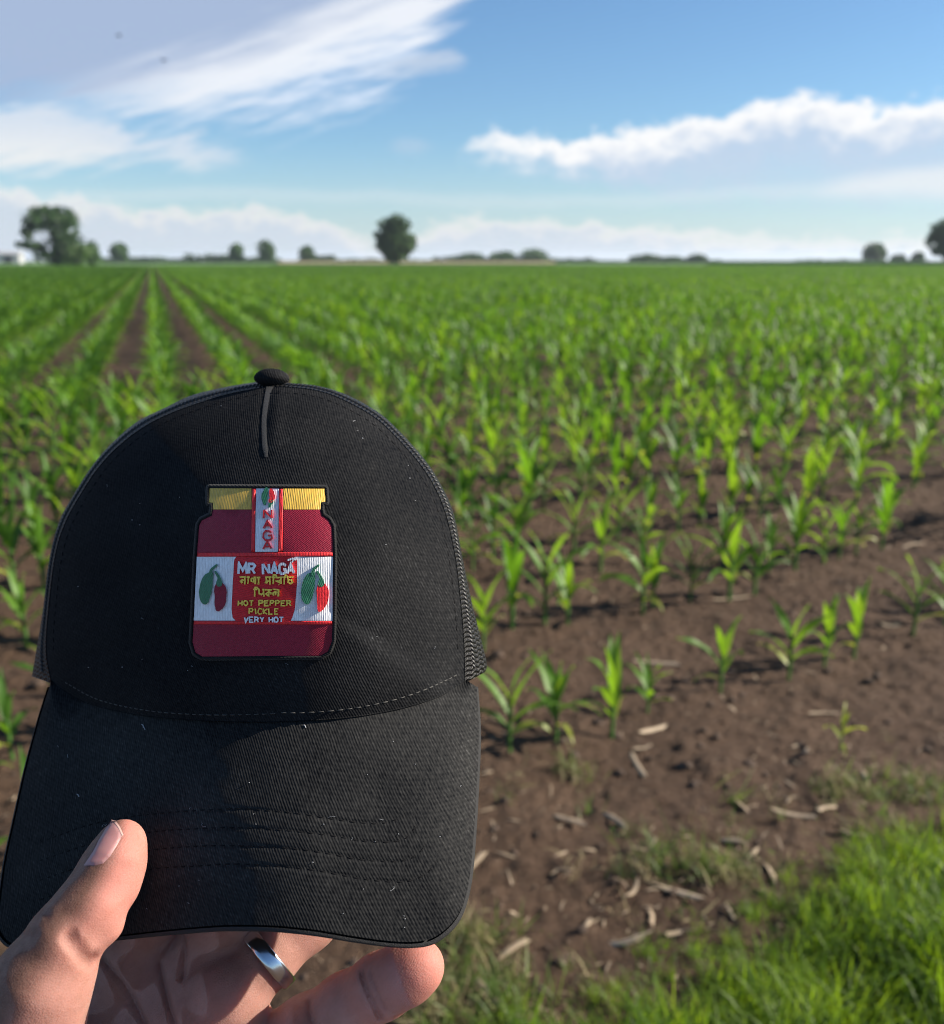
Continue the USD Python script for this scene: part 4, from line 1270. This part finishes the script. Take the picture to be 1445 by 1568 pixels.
near_thumb = np.clip((.030 - td_) / .010, 0, 1) * (proj(hv)[0] < 235)
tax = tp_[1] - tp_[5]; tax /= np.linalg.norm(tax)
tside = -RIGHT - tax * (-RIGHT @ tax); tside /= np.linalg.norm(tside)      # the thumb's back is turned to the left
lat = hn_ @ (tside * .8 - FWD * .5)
dors_shade = near_thumb * np.clip((lat - .08) / .42, 0, 1) + (1 - near_thumb) * np.clip((hn_ @ FWD - .1) / .5, 0, 1)  # brown of the hand's back; on the thumb also painted shade up to its terminator
pads = np.zeros(len(hv))
for c_, s_ in ((thumb[0][0], .016), (thumb[2][0], .016), (little[6][0], .013), (little[4][0], .010)):
    pads = np.maximum(pads, np.exp(-(np.linalg.norm(hv - c_, axis=1) / s_) ** 2))
pads *= 1 - dors_shade
line = np.zeros(len(hv))
for q, k_ in fold_pts:
    line = np.maximum(line, k_ * np.exp(-(cKDTree(q).query(hv)[0] / .0013) ** 2))
UsdGeom.PrimvarsAPI(skin).CreatePrimvar('tone', Sdf.ValueTypeNames.Float3Array, 'vertex').Set(Vt.Vec3fArray.FromNumpy(np.c_[dors_shade, pads, line].astype(np.float32)))


def nail(poly, tip_poly):
    out = []
    for p, mt, nm, zz in ((poly, nail_m, 'thumbnail', .0005), (tip_poly, nailtip_m, 'thumbnail_tip', .00062)):
        p = Polygon(p).buffer(2).buffer(-2).segmentize(3)
        m = trimesh.creation.extrude_polygon(p, 1.0, engine='earcut')
        v, f = trimesh.remesh.subdivide_to_size(m.vertices, m.faces, 4.0, max_iter=10)
        d = hand_depth(v[:, 0], v[:, 1])
        d = np.minimum(d, .315)
        inset = np.array([p.exterior.distance(__import__('shapely').Point(q)) for q in v[:, :2]])
        out.append(obj(nm, (P(v[:, 0], v[:, 1], d + .0010 - v[:, 2] * (.0010 + zz * np.clip(inset / 4, .15, 1))), f), mt, hand, smooth=50, origin=hand_at))
    return out


nail([(128, 1325), (142, 1304), (152, 1284), (163, 1266), (171, 1256), (179, 1262), (186, 1274), (185, 1284), (178, 1296), (168, 1312), (158, 1322), (146, 1325)],
     [(170, 1255), (177, 1256), (184, 1266), (189, 1278), (186, 1282), (180, 1270), (173, 1261)])

# the ring on the finger
rc, rr = ringf[2]
ax_ = ringf[3][0] - ringf[1][0]; ax_ /= np.linalg.norm(ax_)
e1 = np.cross(ax_, FWD); e1 /= np.linalg.norm(e1); e2 = np.cross(ax_, e1)
R0 = rr + .0010
prof = [(-.0026, 0), (-.0026, .0009), (-.0022, .0013), (-.0011, .0015), (.0011, .0015), (.0022, .0013), (.0026, .0009), (.0026, 0)]
an = np.linspace(0, 2 * np.pi, 96, endpoint=False)
rv = np.array([[rc + ax_ * a + (R0 + t) * (math.cos(q) * e1 + math.sin(q) * e2) for q in an] for a, t in prof + prof[:1]])
ring = obj('finger_ring', (rv.reshape(-1, 3) , grid_faces(len(prof) + 1, 96, wrap=True)[:, ::-1]), metal_m, smooth=35, origin=rc)
tag(ring, 'plain silver metal ring on the finger just below the cap brim', 'ring')

# ---------------------------------------------------------------- maize
def leaf_mesh(L, w, a0, droop, z0, az, r, n=9, twist=0.0):
    """One leaf: an arching strap folded along its midrib, wavy at the edges; two triangles deep in thickness at the rib."""
    s = np.linspace(0, 1, n)
    phi = a0 + droop * s ** 1.6
    ds = L / (n - 1)
    x = np.r_[0, np.cumsum(np.sin((phi[1:] + phi[:-1]) / 2) * ds)]
    z = np.r_[0, np.cumsum(np.cos((phi[1:] + phi[:-1]) / 2) * ds)] + z0
    wid = w * np.minimum(1, (s * 3.2 + .28)) * np.clip((1 - s) / .62, 0, 1) ** .8 * .5 + .0004
    wav = .12 * w * np.sin(s * 11 + r.uniform(0, 6)) * s
    tw = twist * s
    nrm = np.stack([-np.cos(phi), 0 * phi, np.sin(phi)], 1)
    up = .38 * wid
    L_ = np.stack([x, wid * np.cos(tw), z], 1) + nrm * (up + wav + wid * np.sin(tw))[:, None]
    R_ = np.stack([x, -wid * np.cos(tw), z], 1) + nrm * (up - wav - wid * np.sin(tw))[:, None]
    C_ = np.stack([x, 0 * x, z], 1)
    v = np.stack([L_, C_, R_], 1).reshape(-1, 3)
    ca, sa = math.cos(az), math.sin(az)
    v = v @ np.array([[ca, sa, 0], [-sa, ca, 0], [0, 0, 1]])
    return v, grid_faces(n, 3)


def plant_parts(r, hgt=1.0, nleaf=7, spread=1.0, n=9):
    """Stem and leaves of a plant whose leaf tips reach about hgt."""
    sh = .44 * hgt
    stem = tube([(0, 0, -.03), (.004 * hgt, 0, sh * .5), (0, .004 * hgt, sh), (0, 0, sh * 1.3)], [.019 * hgt + .002, .021 * hgt + .002, .019 * hgt + .002, .004], 6)
    fan = r.uniform(0, math.pi)
    leaves = []
    for k in range(nleaf):
        q = k / (nleaf - 1)
        az = fan + math.pi * (k % 2) + r.normal(0, .35)
        L = hgt * (.30 + .40 * math.sin(math.pi * (.12 + .72 * q))) * r.uniform(.9, 1.1)
        a0 = (.95 - .72 * q) * r.uniform(.7, 1.05) * spread
        dr = (1.55 - 1.05 * q) * r.uniform(.5, 1.3) * spread
        leaves.append(leaf_mesh(L, hgt * (.055 + .052 * math.sin(math.pi * (.15 + .7 * q))) * r.uniform(.9, 1.15), a0, dr, sh * (.36 + .82 * q), az, r, n, r.normal(0, .5)))
    return stem, leaves


def build_plant(name, loc, rz, sc, r, nleaf, mats, spread=1.0):
    t = thing(name, loc, rz, sc)
    st, lv = plant_parts(r, 1.0, nleaf, spread)
    obj('stem', st, mats[0], t, smooth=True)
    for k, m in enumerate(lv):
        obj('leaf', m, mats[2] if (k == 0 and len(mats) > 2) else mats[1], t, smooth=True)
    return t


front_px = [(780, 1163, 147), (851, 1141, 128), (936, 1131, 138), (991, 1091, 84), (1102, 1058, 112), (1207, 1036, 112), (1262, 1016, 100), (1307, 1003, 108), (1397, 975, 108), (1446, 958, 95)]
fp = np.array([G(x, y) for x, y, _ in front_px])[:, :2]
cc = np.polyfit(fp[:, 0], fp[:, 1], 1)
hd = np.array([1, cc[0]]); hd /= np.linalg.norm(hd)          # along the headland rows
hn = np.array([-hd[1], hd[0]])                                # into the field
h_org = np.array([0, cc[1]])
vp = P(232, 398, 1.0) - EYE
rd = vp[:2] / np.linalg.norm(vp[:2])                          # along the main rows
rn = np.array([rd[1], -rd[0]])
NHEAD, ROW = 9, 0.78
cap_poly = Polygon([(40, 1120), (85, 850), (215, 650), (390, 590), (520, 605), (635, 690), (710, 860), (735, 1050), (725, 1330), (690, 1420), (640, 1568), (0, 1568), (0, 1380)])
from shapely.geometry import Point


def height_at(p):
    """Plants stand small at the field's edge and taller inwards, in patches."""
    s = (p - h_org) @ hn
    q = np.stack([p[..., 0] * .35, p[..., 1] * .35, 0 * p[..., 0]], -1)
    return np.interp(s, [-1, 0, .8, 1.6, 3, 5, 8, 12, 30], [.29, .31, .34, .365, .40, .44, .48, .50, .50]) * (.78 + .44 * meshkit.fbm(q, 2, 4))


def in_view(p, margin=1.22, hmax=.5):
    x, y, d = proj(np.c_[p, np.zeros(len(p))])
    return (d > .6) & (np.abs(x - W / 2) < W / 2 * margin + F * .25 / np.maximum(d, .1)) & (y < H * 1.25)


r = np.random.default_rng(5)
cand = []
for k in range(NHEAD):
    t = np.arange(-14, 22, .145)
    t = t + r.normal(0, .02, len(t))
    p = h_org + hn * (k * ROW) + hd * t[:, None] + hn * (r.normal(0, .02 + .045 * (k > 0), len(t)) + (k > 0) * (r.random(len(t)) < .10) * r.uniform(-.35, .35, len(t)))[:, None]
    ok = r.random(len(t)) > (.05 if k else 0)
    for q in p[ok]:
        cand.append((q[0], q[1], k))
cand = np.array(cand)
cand = cand[in_view(cand[:, :2])]
# the first row is placed plant by plant as the photograph shows it
x, y, d = proj(np.c_[cand[:, :2], 0 * cand[:, 0]])
cand = cand[~((cand[:, 2] == 0) & (x > 640) & (x < 1500))]
# a bare patch at the right of the second row
x, y, d = proj(np.c_[cand[:, :2], 0 * cand[:, 0]])
cand = cand[~((cand[:, 2] == 1) & (x > 1130) & (x < 1460) & (r.random(len(x)) < .12))]

kinds = []
plant_count = 0


def add_plant(loc, hgt, rz, label, group=None, kind=None):
    """Every kind is built once with its parts; later plants of the kind refer to that first one."""
    global plant_count
    plant_count += 1
    kind = int(r.integers(0, 14)) if kind is None else kind
    while len(kinds) <= kind:
        kinds.append(None)
    if kinds[kind] is None:
        rr_ = np.random.default_rng(500 + kind)
        mats = (stem_m, young_m if kind % 3 else leaf_m, yellow_m) if kind < 14 else (stem_m, yellow_m)
        kinds[kind] = build_plant('maize_plant', loc, rz, hgt, rr_, [6, 7, 8, 6, 7][kind % 5] if kind < 14 else 5, mats, 1.0 if kind < 14 else 1.25)
        p = kinds[kind]
    else:
        p = copy_of(kinds[kind], 'maize_plant', loc, rz, hgt)
    return tag(p, label, 'maize plant', group)


front_labels = ['tall young maize plant nearest the cap brim, first in the front row', 'slim upright maize plant, second in the front row right of the cap', 'leafy maize plant, third in the front row right of the cap',
                'short spreading maize plant, fourth in the front row right of the cap', 'maize plant standing apart before the gap in the front row, fifth right of the cap', 'pale maize plant with a drooping leaf, sixth in the front row right of the cap',
                'maize plant close beside the pale drooping one, seventh in the front row', 'maize plant with spread leaves, eighth in the front row right of the cap', 'upright maize plant near the right edge, ninth in the front row', 'maize plant cut by the right edge, at the end of the front row']
for k, ((px_, py_, hp), lb) in enumerate(zip(front_px, front_labels)):
    g0 = G(px_, py_)
    _, _, dd = proj(g0)
    hh = hp * dd / F / .9
    add_plant((g0[0], g0[1], float(ground_z(g0[0], g0[1]))), hh * 1.04, r.uniform(0, 6.28), lb, 'maize plants of the front row', kind=[1, 4, 2, 7, 5, 8, 10, 11, 13, 2][k])
g0 = G(1287, 1146)
add_plant((g0[0], g0[1], float(ground_z(g0[0], g0[1]))), .155, 2.6, 'small yellow stunted maize seedling alone on the bare soil at right', None, kind=14)

x, y, d = proj(np.c_[cand[:, :2], 0 * cand[:, 0]])
hgt = height_at(cand[:, :2]) * r.uniform(.8, 1.18, len(cand))
# hidden behind the cap from the photograph's place: not counted one by one
hid = np.array([cap_poly.contains(Point(a, b)) and cap_poly.contains(Point(a, b - F * .9 * h_ / dd)) for a, b, dd, h_ in zip(x, y, d, hgt)])
order = np.argsort(np.where(hid | (np.abs(x - W / 2) > W / 2 + 60), 1e6, d - hgt * 4))
n_ind = 289
sing, rest = order[:n_ind], order[n_ind:]
names = ['front', 'second', 'third', 'fourth', 'fifth', 'sixth', 'seventh', 'eighth', 'ninth', 'tenth', 'eleventh', 'twelfth']
ords = ['', 'second ', 'third ', 'fourth ', 'fifth ', 'sixth ', 'seventh ', 'eighth ', 'ninth ', 'tenth ', 'eleventh ', 'twelfth ', 'thirteenth ', 'fourteenth ', 'fifteenth ', 'sixteenth ', 'seventeenth ', 'eighteenth ', 'nineteenth ', 'twentieth ']
px_of = x
for k in range(NHEAD):
    mine = sorted((i for i in sing if int(cand[i, 2]) == k), key=lambda i: -px_of[i])
    right = [i for i in mine if px_of[i] > 690]
    left = [i for i in mine if px_of[i] <= 690][::-1]
    med = np.median(hgt[mine]) if mine else 0
    for i in mine:
        kd = int(r.integers(0, 14))
        look = ('tall ' if hgt[i] > med * 1.1 else 'small ' if hgt[i] < med * .9 else '') + ('pale green' if kd % 3 else 'darker green')
        side, lst = ('right', right) if px_of[i] > 690 else ('left', left)
        n_ = lst.index(i)
        if k == 0:
            lb = f'{look} maize plant, {ords[n_]}nearest the left edge in the front row'
        elif k <= 3 and n_ < len(ords):
            lb = f'{look} maize plant, {ords[n_]}from the {side} edge in the {names[k]} cross row' if n_ else f'{look} maize plant at the {side} edge, in the {names[k]} cross row'
        else:
            lb = f'young green maize plant in the {names[k]} cross row, {side} of the cap'
        add_plant((cand[i, 0], cand[i, 1], float(ground_z(cand[i, 0], cand[i, 1]))), float(hgt[i]), r.uniform(0, 6.28), lb, f'maize plants of the {names[k]} cross row, {side} of the cap', kind=kd)

# the rest of the crop: single plants to 60 m, then short pieces of row
rest_p = [np.c_[cand[rest, :2], ground_z(cand[rest, 0], cand[rest, 1]), hgt[rest]]]
far_p, far_a = [], []
for k in range(-150, 330):
    off = k * ROW + .02
    # the tractor's wheel tracks leave wider gaps
    t = np.arange(2.0, 62.0, .16) + r.normal(0, .022, 375)
    p = rn * off + rd * t[:, None] + rn * r.normal(0, .03, len(t))[:, None]
    s = (p - h_org) @ hn
    p = p[(s > NHEAD * ROW - .15) & (np.hypot(p[:, 0], p[:, 1]) < 60)]
    p = p[in_view(p)] if len(p) else p
    if len(p):
        p = p[r.random(len(p)) > .06]
        rest_p.append(np.c_[p, ground_z(p[:, 0], p[:, 1]), height_at(p) * r.uniform(.82, 1.15, len(p))])
    t = np.arange(8, FIELD_END * 1.6, 1.92)
    p = rn * off + rd * t[:, None]
    dd = np.hypot(p[:, 0], p[:, 1])
    p = p[(dd >= 60) & (dd < FIELD_END) & (p[:, 1] > 0)]
    if len(p):
        far_p.append(p[in_view(p, 1.12)])
rest_p = np.vstack(rest_p); far_p = np.vstack(far_p)
protos = []
for k in range(9):
    rr_ = np.random.default_rng(900 + k)
    st, lv = plant_parts(rr_, 1.0, 7 + k % 2, 1.12 if k < 6 else 1.3, 7)
    protos.append(join([st] + lv))
n = len(rest_p)
crop = scatter('maize_crop', protos, [leaf_m if k % 3 else young_m for k in range(9)], rest_p[:, :3], r.integers(0, 9, n), zquat(r.uniform(0, 6.28, n)), rest_p[:, 3])
tag(crop, 'dense green rows of young maize filling the field', 'maize crop', kind='stuff')
seg = []
for k in range(4):
    rr_ = np.random.default_rng(950 + k)
    ms = []
    for i in range(12):
        st, lv = plant_parts(rr_, .5 * rr_.uniform(.85, 1.15), 6, 1.15, 4)
        o = np.array([rr_.normal(0, .03), -.96 + .16 * i + rr_.normal(0, .02), 0])
        ms += [(v + o, f) for v, f in lv]
    seg.append(join(ms))
n = len(far_p)
ang = math.atan2(-rd[0], rd[1])
farcrop = scatter('distant_maize_crop', seg, [leaf_m] * 4, np.c_[far_p, np.zeros(n)], r.integers(0, 4, n), zquat(ang + math.pi * r.integers(0, 2, n)), r.uniform(.92, 1.1, n))
tag(farcrop, 'distant green maize rows running to the far edge of the field', 'maize crop', kind='stuff')

# ---------------------------------------------------------------- straw, clods, grass
def straw(r, L, w):
    """A split piece of old stalk: nearly flat strip, bent along its length, with torn slanting ends."""
    n = 6
    s = np.linspace(-.5, .5, n)
    bend, yaw = r.normal(0, .07) * L, r.normal(0, .07) * L
    cols = np.array([-1, -.35, .35, 1.0])
    slant = r.normal(0, .9, 2) * w
    tear = r.normal(0, .35 * w, (2, 4))
    v = []
    for i, q in enumerate(s):
        ww = w * .5 * r.uniform(.8, 1.12) * (.75 if i in (0, n - 1) else 1)
        for k, b_ in enumerate(cols):
            x = q * L
            if i == 0: x += slant[0] * b_ + tear[0, k]
            if i == n - 1: x += slant[1] * b_ + tear[1, k]
            v.append((x, ww * b_ + yaw * q * q * 4, w * .16 * (1 - b_ * b_) + bend * (q * q * 4 - .3) + r.normal(0, .02 * w)))
    v = np.array(v)
    lo = v - [0, 0, min(w * .16, .0022)]
    f = grid_faces(n, 4)
    N = len(v)
    rim = [i * 4 for i in range(n)] + [(n - 1) * 4 + k for k in range(1, 4)] + [i * 4 + 3 for i in range(n - 2, -1, -1)] + [2, 1]
    e = []
    for i in range(len(rim)):
        p_, q_ = rim[i], rim[(i + 1) % len(rim)]
        e += [[p_, q_, q_ + N], [p_, q_ + N, p_ + N]]
    return np.vstack([v, lo]), np.vstack([f[:, ::-1], f + N, np.array(e)])


def rot(a, tilt, roll=0.0):
    ca, sa, ct, s_t, cr, sr = math.cos(a), math.sin(a), math.cos(tilt), math.sin(tilt), math.cos(roll), math.sin(roll)
    return np.array([[ca, -sa, 0], [sa, ca, 0], [0, 0, 1]]) @ np.array([[ct, 0, s_t], [0, 1, 0], [-s_t, 0, ct]]) @ np.array([[1, 0, 0], [0, cr, -sr], [0, sr, cr]])


r = np.random.default_rng(41)
# the pieces that show singly: pixel, length in pixels, its angle in the picture, label
pieces = [(1005, 1013, 72, 8, 'long grey stalk piece lying left of the fifth front-row plant'), (1001, 1117, 44, -28, 'pale flat husk piece beside the fourth front-row plant'), (1260, 1088, 44, -14, 'bright white stalk piece above the small yellow seedling'),
          (975, 1170, 52, 72, 'thin pale stalk leaning upright on bare soil'), (945, 1265, 40, 58, 'thin pale straw standing askew in the middle of the bare soil'), (1122, 1293, 34, 20, 'brightest cream husk piece in the middle of the debris'),
          (1178, 1345, 32, 70, 'cream husk piece close to the grass edge'), (1212, 1250, 56, 18, 'grey broken stalk left of the right-hand straw patch'), (1263, 1243, 34, -36, 'short beige straw right of the grey broken stalk'),
          (1300, 1277, 40, 10, 'pale straw piece above the grass edge at right'), (971, 1370, 28, -68, 'short golden stub standing on the dark soil'), (998, 1402, 34, 82, 'upright golden straw below the short golden stub'),
          (1037, 1432, 38, -8, 'broken pale straw at the left tip of the grass'), (1395, 833, 36, -14, 'pale stalk piece between the rows at the far right'), (1120, 915, 62, -8, 'long pale stalk piece behind the front row'),
          (870, 1265, 42, 35, 'brown stalk fragment on the soil left of the middle'), (728, 1330, 30, -52, 'beige straw poking out beside the brim'), (1040, 1375, 58, 30, 'crossed pale straw left of the grass'),
          (955, 1448, 70, 4, 'dark broken stalk lying low beside the grass'), (785, 1455, 40, -40, 'pale straw below the right corner of the brim'), (750, 1530, 44, 62, 'cream husk at the bottom edge beside the little finger'),
          (1135, 1236, 24, 60, 'small white chip of stalk on bare soil'), (1325, 1195, 28, 80, 'upright pale stub near the right-hand weeds'), (985, 1148, 22, -10, 'small bright chip under the fourth front-row plant'), (1358, 965, 26, 10, 'short pale piece between two plants near the right edge')]
for px_, py_, lp, an_, lb in pieces:
    c = G(px_, py_)
    _, _, dd = proj(c)
    a_ = math.radians(an_)
    e_ = G(px_ + math.cos(a_) * lp / 2, py_ + math.sin(a_) * lp / 2 * .6)
    az = math.atan2(*(e_ - c)[[1, 0]])
    L_ = min(.16, lp * dd / F * (1.0 + .55 * abs(math.sin(a_))))
    v, f = straw(r, L_, min(.014, L_ * r.uniform(.10, .22) + .0025))
    v = v @ rot(az, r.normal(0, .13), r.normal(0, .3)).T
    c = np.array([c[0], c[1], float(ground_z(c[0], c[1])) + .008])
    tag(obj('stalk_piece', (v + c, f), straw_m, origin=c, smooth=40), lb, 'stalk piece')

# weeds' edge of the grass, as a line on the ground
edge_px = [(545, 1640), (620, 1575), (740, 1562), (860, 1532), (950, 1490), (1010, 1450), (1100, 1398), (1200, 1345), (1300, 1292), (1380, 1262), (1445, 1240), (1560, 1205)]
eg = np.array([G(a, b) for a, b in edge_px])[:, :2]
es = np.r_[0, np.cumsum(np.linalg.norm(np.diff(eg, axis=0), axis=1))]


def edge_dist(p):
    """Signed distance to the grass edge, positive on the grass."""
    t = np.linspace(0, es[-1], 400)
    q = np.c_[np.interp(t, es, eg[:, 0]), np.interp(t, es, eg[:, 1])]
    d = np.linalg.norm(p[:, None] - q[None], axis=2)
    i = d.argmin(1)
    tg = np.gradient(q, axis=0)
    cr = tg[i, 0] * (p[:, 1] - q[i, 1]) - tg[i, 1] * (p[:, 0] - q[i, 0])
    return np.where(cr < 0, 1, -1) * d[np.arange(len(p)), i]


def area(n, x0, x1, y0, y1, r):
    return np.c_[r.uniform(x0, x1, n), r.uniform(y0, y1, n)]


def random_quats(r, n, tilt):
    q = r.normal(0, 1, (n, 4))
    a = r.uniform(0, 2 * np.pi, n); ax = r.uniform(0, 2 * np.pi, n); t = r.normal(0, tilt, n)
    # tilt about a level axis after a turn about z
    qz = np.stack([np.cos(a / 2), 0 * a, 0 * a, np.sin(a / 2)], 1)
    qt = np.stack([np.cos(t / 2), np.cos(ax) * np.sin(t / 2), np.sin(ax) * np.sin(t / 2), 0 * t], 1)
    w1, x1, y1, z1 = qt.T; w2, x2, y2, z2 = qz.T
    return np.stack([w1 * w2 - x1 * x2 - y1 * y2 - z1 * z2, w1 * x2 + x1 * w2 + y1 * z2 - z1 * y2, w1 * y2 - x1 * z2 + y1 * w2 + z1 * x2, w1 * z2 + x1 * y2 - y1 * x2 + z1 * w2], 1)


# loose litter
p = area(26000, -3, 4.5, 1.2, 9, r)
ed_ = edge_dist(p)
dens = np.where(ed_ > .05, .15, np.interp(-ed_, [0, .1, .35, .7, 1.2, 4], [1, .9, .55, .28, .15, .10]))
dens = dens * (.35 + 1.3 * np.clip(meshkit.fbm(np.c_[p * 2.2, 0 * p[:, 0]], 3, 9) * 2.2 - .6, 0, 1))
p = p[(r.random(len(p)) < dens)]
n = len(p)
sp = [straw(np.random.default_rng(60 + k), .035 * [1, .7, 1.4, .5, .9, 2.1][k], [.006, .008, .0045, .009, .006, .0035][k]) for k in range(6)]
lit = scatter('straw_litter', sp, [straw_m] * 6, np.c_[p, ground_z(p[:, 0], p[:, 1]) + .004], r.integers(0, 6, n), random_quats(r, n, .32), np.exp(r.normal(-.95, .6, n)).clip(.14, 1.4))
tag(lit, 'scattered bits of pale straw and husk on the bare soil', 'straw', kind='stuff')
# clods
p = area(6500, -3, 4.5, 1.2, 8, r)
p = p[r.random(len(p)) < (.25 + .75 * meshkit.fbm(np.c_[p * 1.7, 0 * p[:, 0]], 2, 19))]
n = len(p)
cl = []
for k in range(5):
    b = trimesh.creation.icosphere(2, 1.0)
    v = np.array(b.vertices)
    v *= (.62 + .75 * meshkit.fbm(v * 1.5 + 7 * k, 3, k))[:, None]
    cl.append((v * [1, .8, .62], np.array(b.faces)))
cz = np.exp(r.normal(math.log(.0062), .6, n)).clip(.0025, .024)
clods = scatter('soil_clods', cl, [clod_m] * 5, np.c_[p, ground_z(p[:, 0], p[:, 1]) + cz * .15], r.integers(0, 5, n), random_quats(r, n, .4), cz)
tag(clods, 'small crumbly clods of brown earth over the bare soil', 'soil', kind='stuff')


def tuft(r, nb, L, spread, w, n=6):
    ms = []
    for _ in range(nb):
        az = r.uniform(0, 6.28)
        rad_ = spread * math.sqrt(r.random())
        o = np.array([rad_ * math.cos(r.uniform(0, 6.28)), rad_ * math.sin(r.uniform(0, 6.28)), 0])
        l = L * r.uniform(.45, 1.2)
        s = np.linspace(0, 1, n)
        phi = r.uniform(.02, .5) + r.uniform(.2, 1.7) * s ** 1.5
        ds = l / (n - 1)
        x = np.r_[0, np.cumsum(np.sin(phi[1:]) * ds)]; z = np.r_[0, np.cumsum(np.cos(phi[1:]) * ds)] - .01
        wd_ = w * r.uniform(.7, 1.3) * (1 - s ** 2.2) * .5 + .0002
        tw = r.normal(0, .8) * s + r.uniform(0, 3)
        sd = np.stack([np.cos(tw) * 0 + np.sin(tw) * .35, np.cos(tw), 0 * tw], 1)
        c_ = np.stack([x, 0 * x, z], 1)
        v = np.stack([c_ + sd * wd_[:, None], c_ - sd * wd_[:, None]], 1).reshape(-1, 3)
        ca, sa = math.cos(az), math.sin(az)
        ms.append((v @ np.array([[ca, sa, 0], [-sa, ca, 0], [0, 0, 1]]) + o, grid_faces(n, 2)))
    return join(ms)


tufts = [tuft(np.random.default_rng(70 + k), 46, [.12, .15, .10, .14, .17][k], .055, .0036) for k in range(5)]
p = area(19000, -1.2, 4.5, 1.0, 4.6, r)
ed_ = edge_dist(p) + .10 * (meshkit.fbm(np.c_[p * 5, 0 * p[:, 0]], 3, 6) - .5)
p = p[(r.random(len(p)) < np.interp(ed_, [-.03, .02, .12, .3], [0, .2, .5, .62]))]
n = len(p)
ed_ = edge_dist(p)
gs = np.interp(ed_, [0, .25, .6], [.5, .85, 1.05]) * r.uniform(.6, 1.2, n) * (.6 + .8 * meshkit.fbm(np.c_[p * 3, 0 * p[:, 0]], 2, 2))
grass = scatter('grass', tufts, [grass_m] * 5, np.c_[p, ground_z(p[:, 0], p[:, 1])], r.integers(0, 5, n), random_quats(r, n, .18), gs)
tag(grass, 'bright green grass verge along the edge of the field', 'grass', kind='stuff')
# withered grass and creeping weeds at the verge's edge
dry = [tuft(np.random.default_rng(80 + k), 16, [.10, .13, .08][k], .06, .0035) for k in range(3)]
p = area(2600, -.6, 4.2, 1.1, 3.4, r)
ed_ = -edge_dist(p)
m_ = meshkit.fbm(np.c_[p * 2.6, 0 * p[:, 0]], 2, 12)
p = p[(r.random(len(p)) < np.interp(ed_, [-.1, 0, .12, .4, .7], [.1, .5, .3, .1, 0]) * np.clip(m_ * 4 - 1.5, 0, 1))]
for px_, py_, s_, k_ in ((720, 1440, 26, 26), (735, 1500, 40, 30), (700, 1545, 60, 40), (1060, 1325, 55, 22), (1130, 1335, 45, 18), (1330, 1222, 45, 22), (1410, 1215, 50, 26), (870, 1188, 16, 9)):
    p = np.vstack([p, np.array([G(px_ + r.normal(0, s_), py_ + r.normal(0, s_ * .3)) for _ in range(k_)])[:, :2]])
n = len(p)
tag(scatter('weeds', dry + dry, [dry_m, dry_m, dry_m, mixed_m, mixed_m, mixed_m], np.c_[p, ground_z(p[:, 0], p[:, 1])], r.integers(0, 6, n), random_quats(r, n, .5), r.uniform(.35, .9, n)),
    'withered and creeping weeds along the ragged edge of the grass', 'weeds', kind='stuff')
print('plants', plant_count, 'crop', len(rest_p), len(far_p), 'litter', len(lit.GetAttribute('protoIndices').Get()), 'tufts', len(grass.GetAttribute('protoIndices').Get()))
